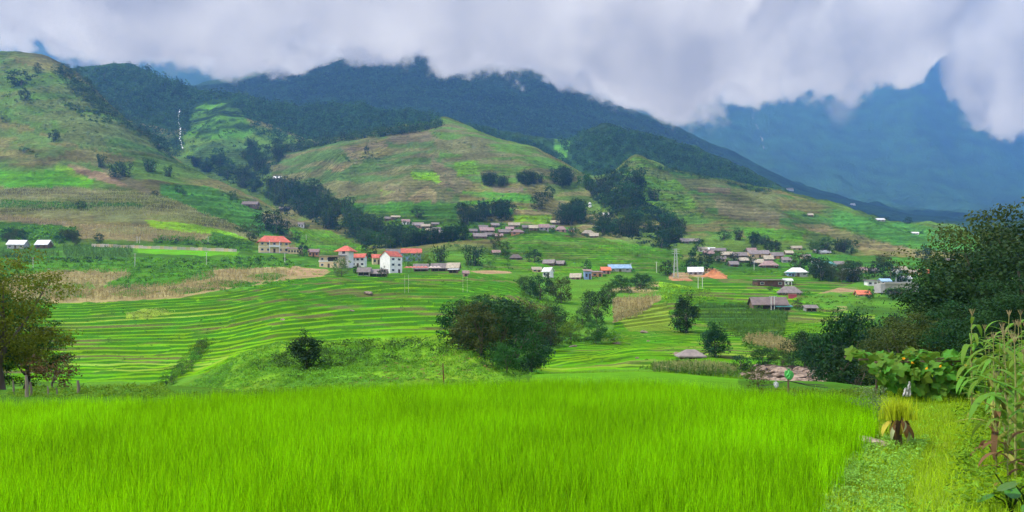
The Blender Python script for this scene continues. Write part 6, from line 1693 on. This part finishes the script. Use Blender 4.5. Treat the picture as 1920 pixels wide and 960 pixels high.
# ------------------------------------------------------------------ maize plants at the right edge
M_MZ = leafmat('leaf_maize', (0.11, 0.235, 0.024), var=.3, hue=.02); M_MZY = leafmat('leaf_maize_yellow', (0.30, 0.31, 0.07), var=.3, hue=.02); M_STK = plain('stalk', (0.24, 0.25, 0.08), .7, .3, 4); M_TAS = plain('tassel', (0.30, 0.24, 0.12), .8, .3, 8)
ML = [bent_leaf(.85, .10, 1.5, 8), bent_leaf(.95, .115, 2.1, 8), bent_leaf(.7, .095, .9, 8)]
for l_ in ML: l_.materials.append(M_MZ)
TV = []
parts = []
for k in range(9):
    a = k * .7; r_ = .01 if k == 0 else .07
    parts.append(tube([(0, 0, 0), (r_ * .5 * math.cos(a), r_ * .5 * math.sin(a), .10), (r_ * math.cos(a), r_ * math.sin(a), .19)], [.004, .005, .002], 4))
v, q = join_vq(parts); TASM = mesh_np('tassel', v, quads=q); TASM.materials.append(M_TAS)
v, q = tube([(0, 0, -.05), (.01, 0, .7), (0, .01, 1.4), (.02, 0, 2.0)], [.017, .015, .011, .006], 7); STKM = mesh_np('stalk', v, quads=q, smooth=True); STKM.materials.append(M_STK)
v, q = tube([(0, 0, 0), (.02, 0, .06), (.06, 0, .16), (.09, 0, .24)], [.015, .03, .028, .006], 8); EARM = mesh_np('ear', v, quads=q, smooth=True); EARM.materials.append(M_MZY)
CORN = [(1905, 9.6, 1.0, 0, 'front maize plant with yellowing leaves at the right edge'), (1885, 10.6, 1.02, 1, 'maize plant just behind the front one at the right edge'), (1862, 12.2, .95, 1, 'leftmost tall maize plant beside the squash vine'),
        (1925, 11.2, 1.05, 0, 'maize plant half cut by the right frame edge, front row'), (1912, 12.6, 1.05, 0, 'green maize plant in the second row at the right edge'), (1880, 14.0, 1.0, 0, 'maize plant of the back row near the squash vine'),
        (1822, 15.6, 1.12, 0, 'slim maize plant with tassel rising above the squash vine'), (1848, 15.8, .95, 0, 'maize plant right of the slim one above the squash vine'), (1930, 14.2, 1.05, 0, 'back-row maize plant at the frame edge'),
        (1902, 15.5, 1.0, 0, 'rearmost maize plant right of the squash vine'), (1935, 9.4, .95, 1, 'maize plant low at the right frame edge'), (1868, 10.2, .72, 2, 'short drying maize plant with brown leaves left of the front one'),
        (1890, 9.2, .62, 2, 'small drooping brownish maize plant in front'), (1942, 12.4, 1.0, 0, 'maize plant beyond the right frame edge, middle row'),
        (1895, 11.6, .98, 0, 'green maize plant between the first and second rows'), (1873, 13.2, .9, 0, 'green maize plant behind the leftmost tall one'), (1918, 10.3, .9, 0, 'green maize plant right behind the front one'), (1855, 14.6, .85, 0, 'shorter green maize plant touching the squash vine'),
        (1890, 16.5, 1.1, 0, 'far maize plant under the tallest tree'), (1915, 17.2, 1.1, 0, 'far maize plant at the frame edge under the tallest tree')]
for (px, Y, hs, dry, lab) in CORN:
    e = tag(empty('maize_plant', (txy(px, Y), Y, GZ0), g.uniform(0, 6.3), hs * .93), lab, 'maize')
    obj('stalk', STKM, None, e)
    ts_ = obj('tassel', TASM, None, e); ts_.location = (.02, 0, 1.95); ts_.scale = (.8, .8, .8)
    for k in range(14):
        z_ = .25 + k * .12; a = k * math.pi + g.normal() * .35
        o = obj('leaf', ML[(k + int(px)) % 3], None, e); o.location = (0, 0, z_); o.rotation_euler = (0, -g.uniform(.45, 1.0), a)
        f = 1.1 - .35 * abs(k - 6) / 6; o.scale = (f, f, f)
        setmat(o, M_BRN if (dry == 2 and k < 8) or (dry and k < 1) else (M_MZY if dry and k < 5 or (k < 1) else M_MZ))
    for z_, a in ((.85, .4), (1.05, 3.4)):
        o = obj('ear', EARM, None, e); o.location = (0, 0, z_); o.rotation_euler = (0, .1, a)
# broad taro leaves in the lower right corner
def taro_leaf():
    n = 18; V = [(0, 0, 0)]
    for k in range(n):
        a = 2 * math.pi * k / n
        r = .5 * (.72 + .38 * math.cos(a)) + (.10 if abs(abs(a - math.pi) - .6) < .3 else 0)
        V.append((r * math.cos(a) + .1, r * .8 * math.sin(a), -.25 * r * r + .04 * abs(math.sin(a))))
    return mesh_np('leaf', V, tris=[(0, 1 + k, 1 + (k + 1) % n) for k in range(n)], col=np.full((n + 1, 3), .5), colname='lv')
TL = taro_leaf(); TL.materials.append(leafmat('leaf_taro', (0.065, 0.175, 0.018), var=.2, hue=.02, spec=.4, rough=.35))
for i, (px, Y, lab) in enumerate([(1895, 8.3, 'taro plant with broad dark leaves in the bottom right corner'), (1930, 8.0, 'taro plant cut by the bottom right corner')]):
    e = tag(empty('taro_plant', (txy(px, Y), Y, GZ0)), lab, 'taro')
    for k in range(6):
        a = k * 1.05 + i; r_ = .16 + .05 * (k % 2); z_ = .22 + .10 * (k % 3)
        v, q = tube([(0, 0, 0), (r_ * .4 * math.cos(a), r_ * .4 * math.sin(a), z_ * .7), (r_ * math.cos(a), r_ * math.sin(a), z_)], [.012, .01, .007], 5)
        obj('stem', mesh_np('stem', v, quads=q), M_LEAF, e)
        o = obj('leaf', TL, None, e); o.location = (r_ * math.cos(a), r_ * math.sin(a), z_); o.rotation_euler = (g.normal() * .2, .35, a); s = g.uniform(.20, .30); o.scale = (s, s, s)
# ------------------------------------------------------------------ scarecrow bag, posts
M_GBAG = plain('bag_green', (0.09, 0.45, 0.10), .5, .2, 6); M_WBAG = plain('bag_white', (0.45, 0.47, 0.47), .5, .12, 6); M_ROPE = plain('rope_dark', (0.05, 0.05, 0.05), .8, .2, 5)
Ys = 19.0
def sack(name, w_, h_, mat, parent, loc, seed=3):
    """a crumpled plastic bag, knotted at the top"""
    g_ = np.random.default_rng(seed); V_ = []; prof = [(.0, .10), (.06, .42), (.25, .55), (.5, .46), (.72, .40), (.86, .16), (.92, .10), (1.0, .26)]
    for (z_, r_) in prof:
        for k in range(12):
            a = 6.2832 * k / 12; rr = r_ * (1 + .28 * g_.normal() * .6) * (1.15 if k % 3 == 0 else .85)
            V_.append((rr * math.cos(a) * w_, rr * math.sin(a) * w_ * .6, (z_ + .05 * g_.normal()) * h_))
    o_ = obj(name, mesh_np(name, V_, quads=[(i_ * 12 + k, i_ * 12 + (k + 1) % 12, (i_ + 1) * 12 + (k + 1) % 12, (i_ + 1) * 12 + k) for i_ in range(7) for k in range(12)]), mat, parent); o_.location = loc
    return o_
xb_, zt = txy(1478, Ys), (HY - 692) / FP * Ys
gz_ = ground_z(xb_, Ys)
e = tag(empty('scarecrow', (xb_, Ys, gz_)), 'scarecrow pole with a bright green plastic bag beyond the paddy', 'scarecrow')
beam('pole', (0, 0, -.2), (0, 0, zt - gz_ - .05), .035, W_WOOD, e)
sack('bag', .20, .27, M_GBAG, e, (.01, 0, zt - gz_ - .26))
for sg, x2, z2 in ((-1, 1418, 724), (1, 1552, 727), (1, 1545, 722)):
    a = np.array([0, 0, zt - gz_ - .30]); b = np.array([txy(x2, Ys) - xb_, 0, (HY - z2) / FP * Ys - gz_]); mid_ = (a + b) / 2 - np.array([0, 0, .03])
    v, q = tube([a, mid_, b], [.009, .009, .009], 5); obj('rope', mesh_np('rope', v, quads=q), M_ROPE, e)
b_ = sack('plastic_bag', .11, .17, M_WBAG, None, (txy(1455, 18.5), 18.5, (HY - 727) / FP * 18.5)); tag(b_, 'small white plastic bag hanging left of the scarecrow', 'bag')
M_PW = plain('weathered_post', (0.22, 0.18, 0.14), .9, .35, 6, bump=.5, stretch=(1, 1, .2)); M_RUST = plain('rusty_post', (0.16, 0.055, 0.035), .8, .35, 6)
for (px, ytop, rad, Y, mt, lab) in [(25, 712, .035, 20, M_PW, 'leftmost thin fence post beyond the rice'), (50, 703, .055, 19, M_PW, 'thick pale fence post at the left'), (58, 716, .05, 19.4, M_PW, 'shorter post leaning against the thick pale one'), (90, 724, .03, 19.5, M_PW, 'thin fence post right of the brown bush'),
                                    (106, 727, .03, 19.5, M_PW, 'short thin fence post next to the pale weeds'), (147, 713, .06, 20, M_PW, 'thick stubby fence post, rightmost of the left fence'), (831, 681, .032, 30, M_RUST, 'rusty red post standing at the foot of the knoll')]:
    x_ = txy(px, Y); gz_ = ground_z(x_, Y); zt_ = (HY - ytop) / FP * Y
    e = tag(empty('fence_post', (x_, Y, gz_)), lab, 'post')
    v, q = tube([(0, 0, -.2), (.01, 0, (zt_ - gz_) * .5), (-.015, 0, zt_ - gz_)], [rad * .7, rad * .66, rad * .5], 7)
    obj('shaft', mesh_np('shaft', v + g.normal(0, .004, v.shape), quads=q), mt, e)
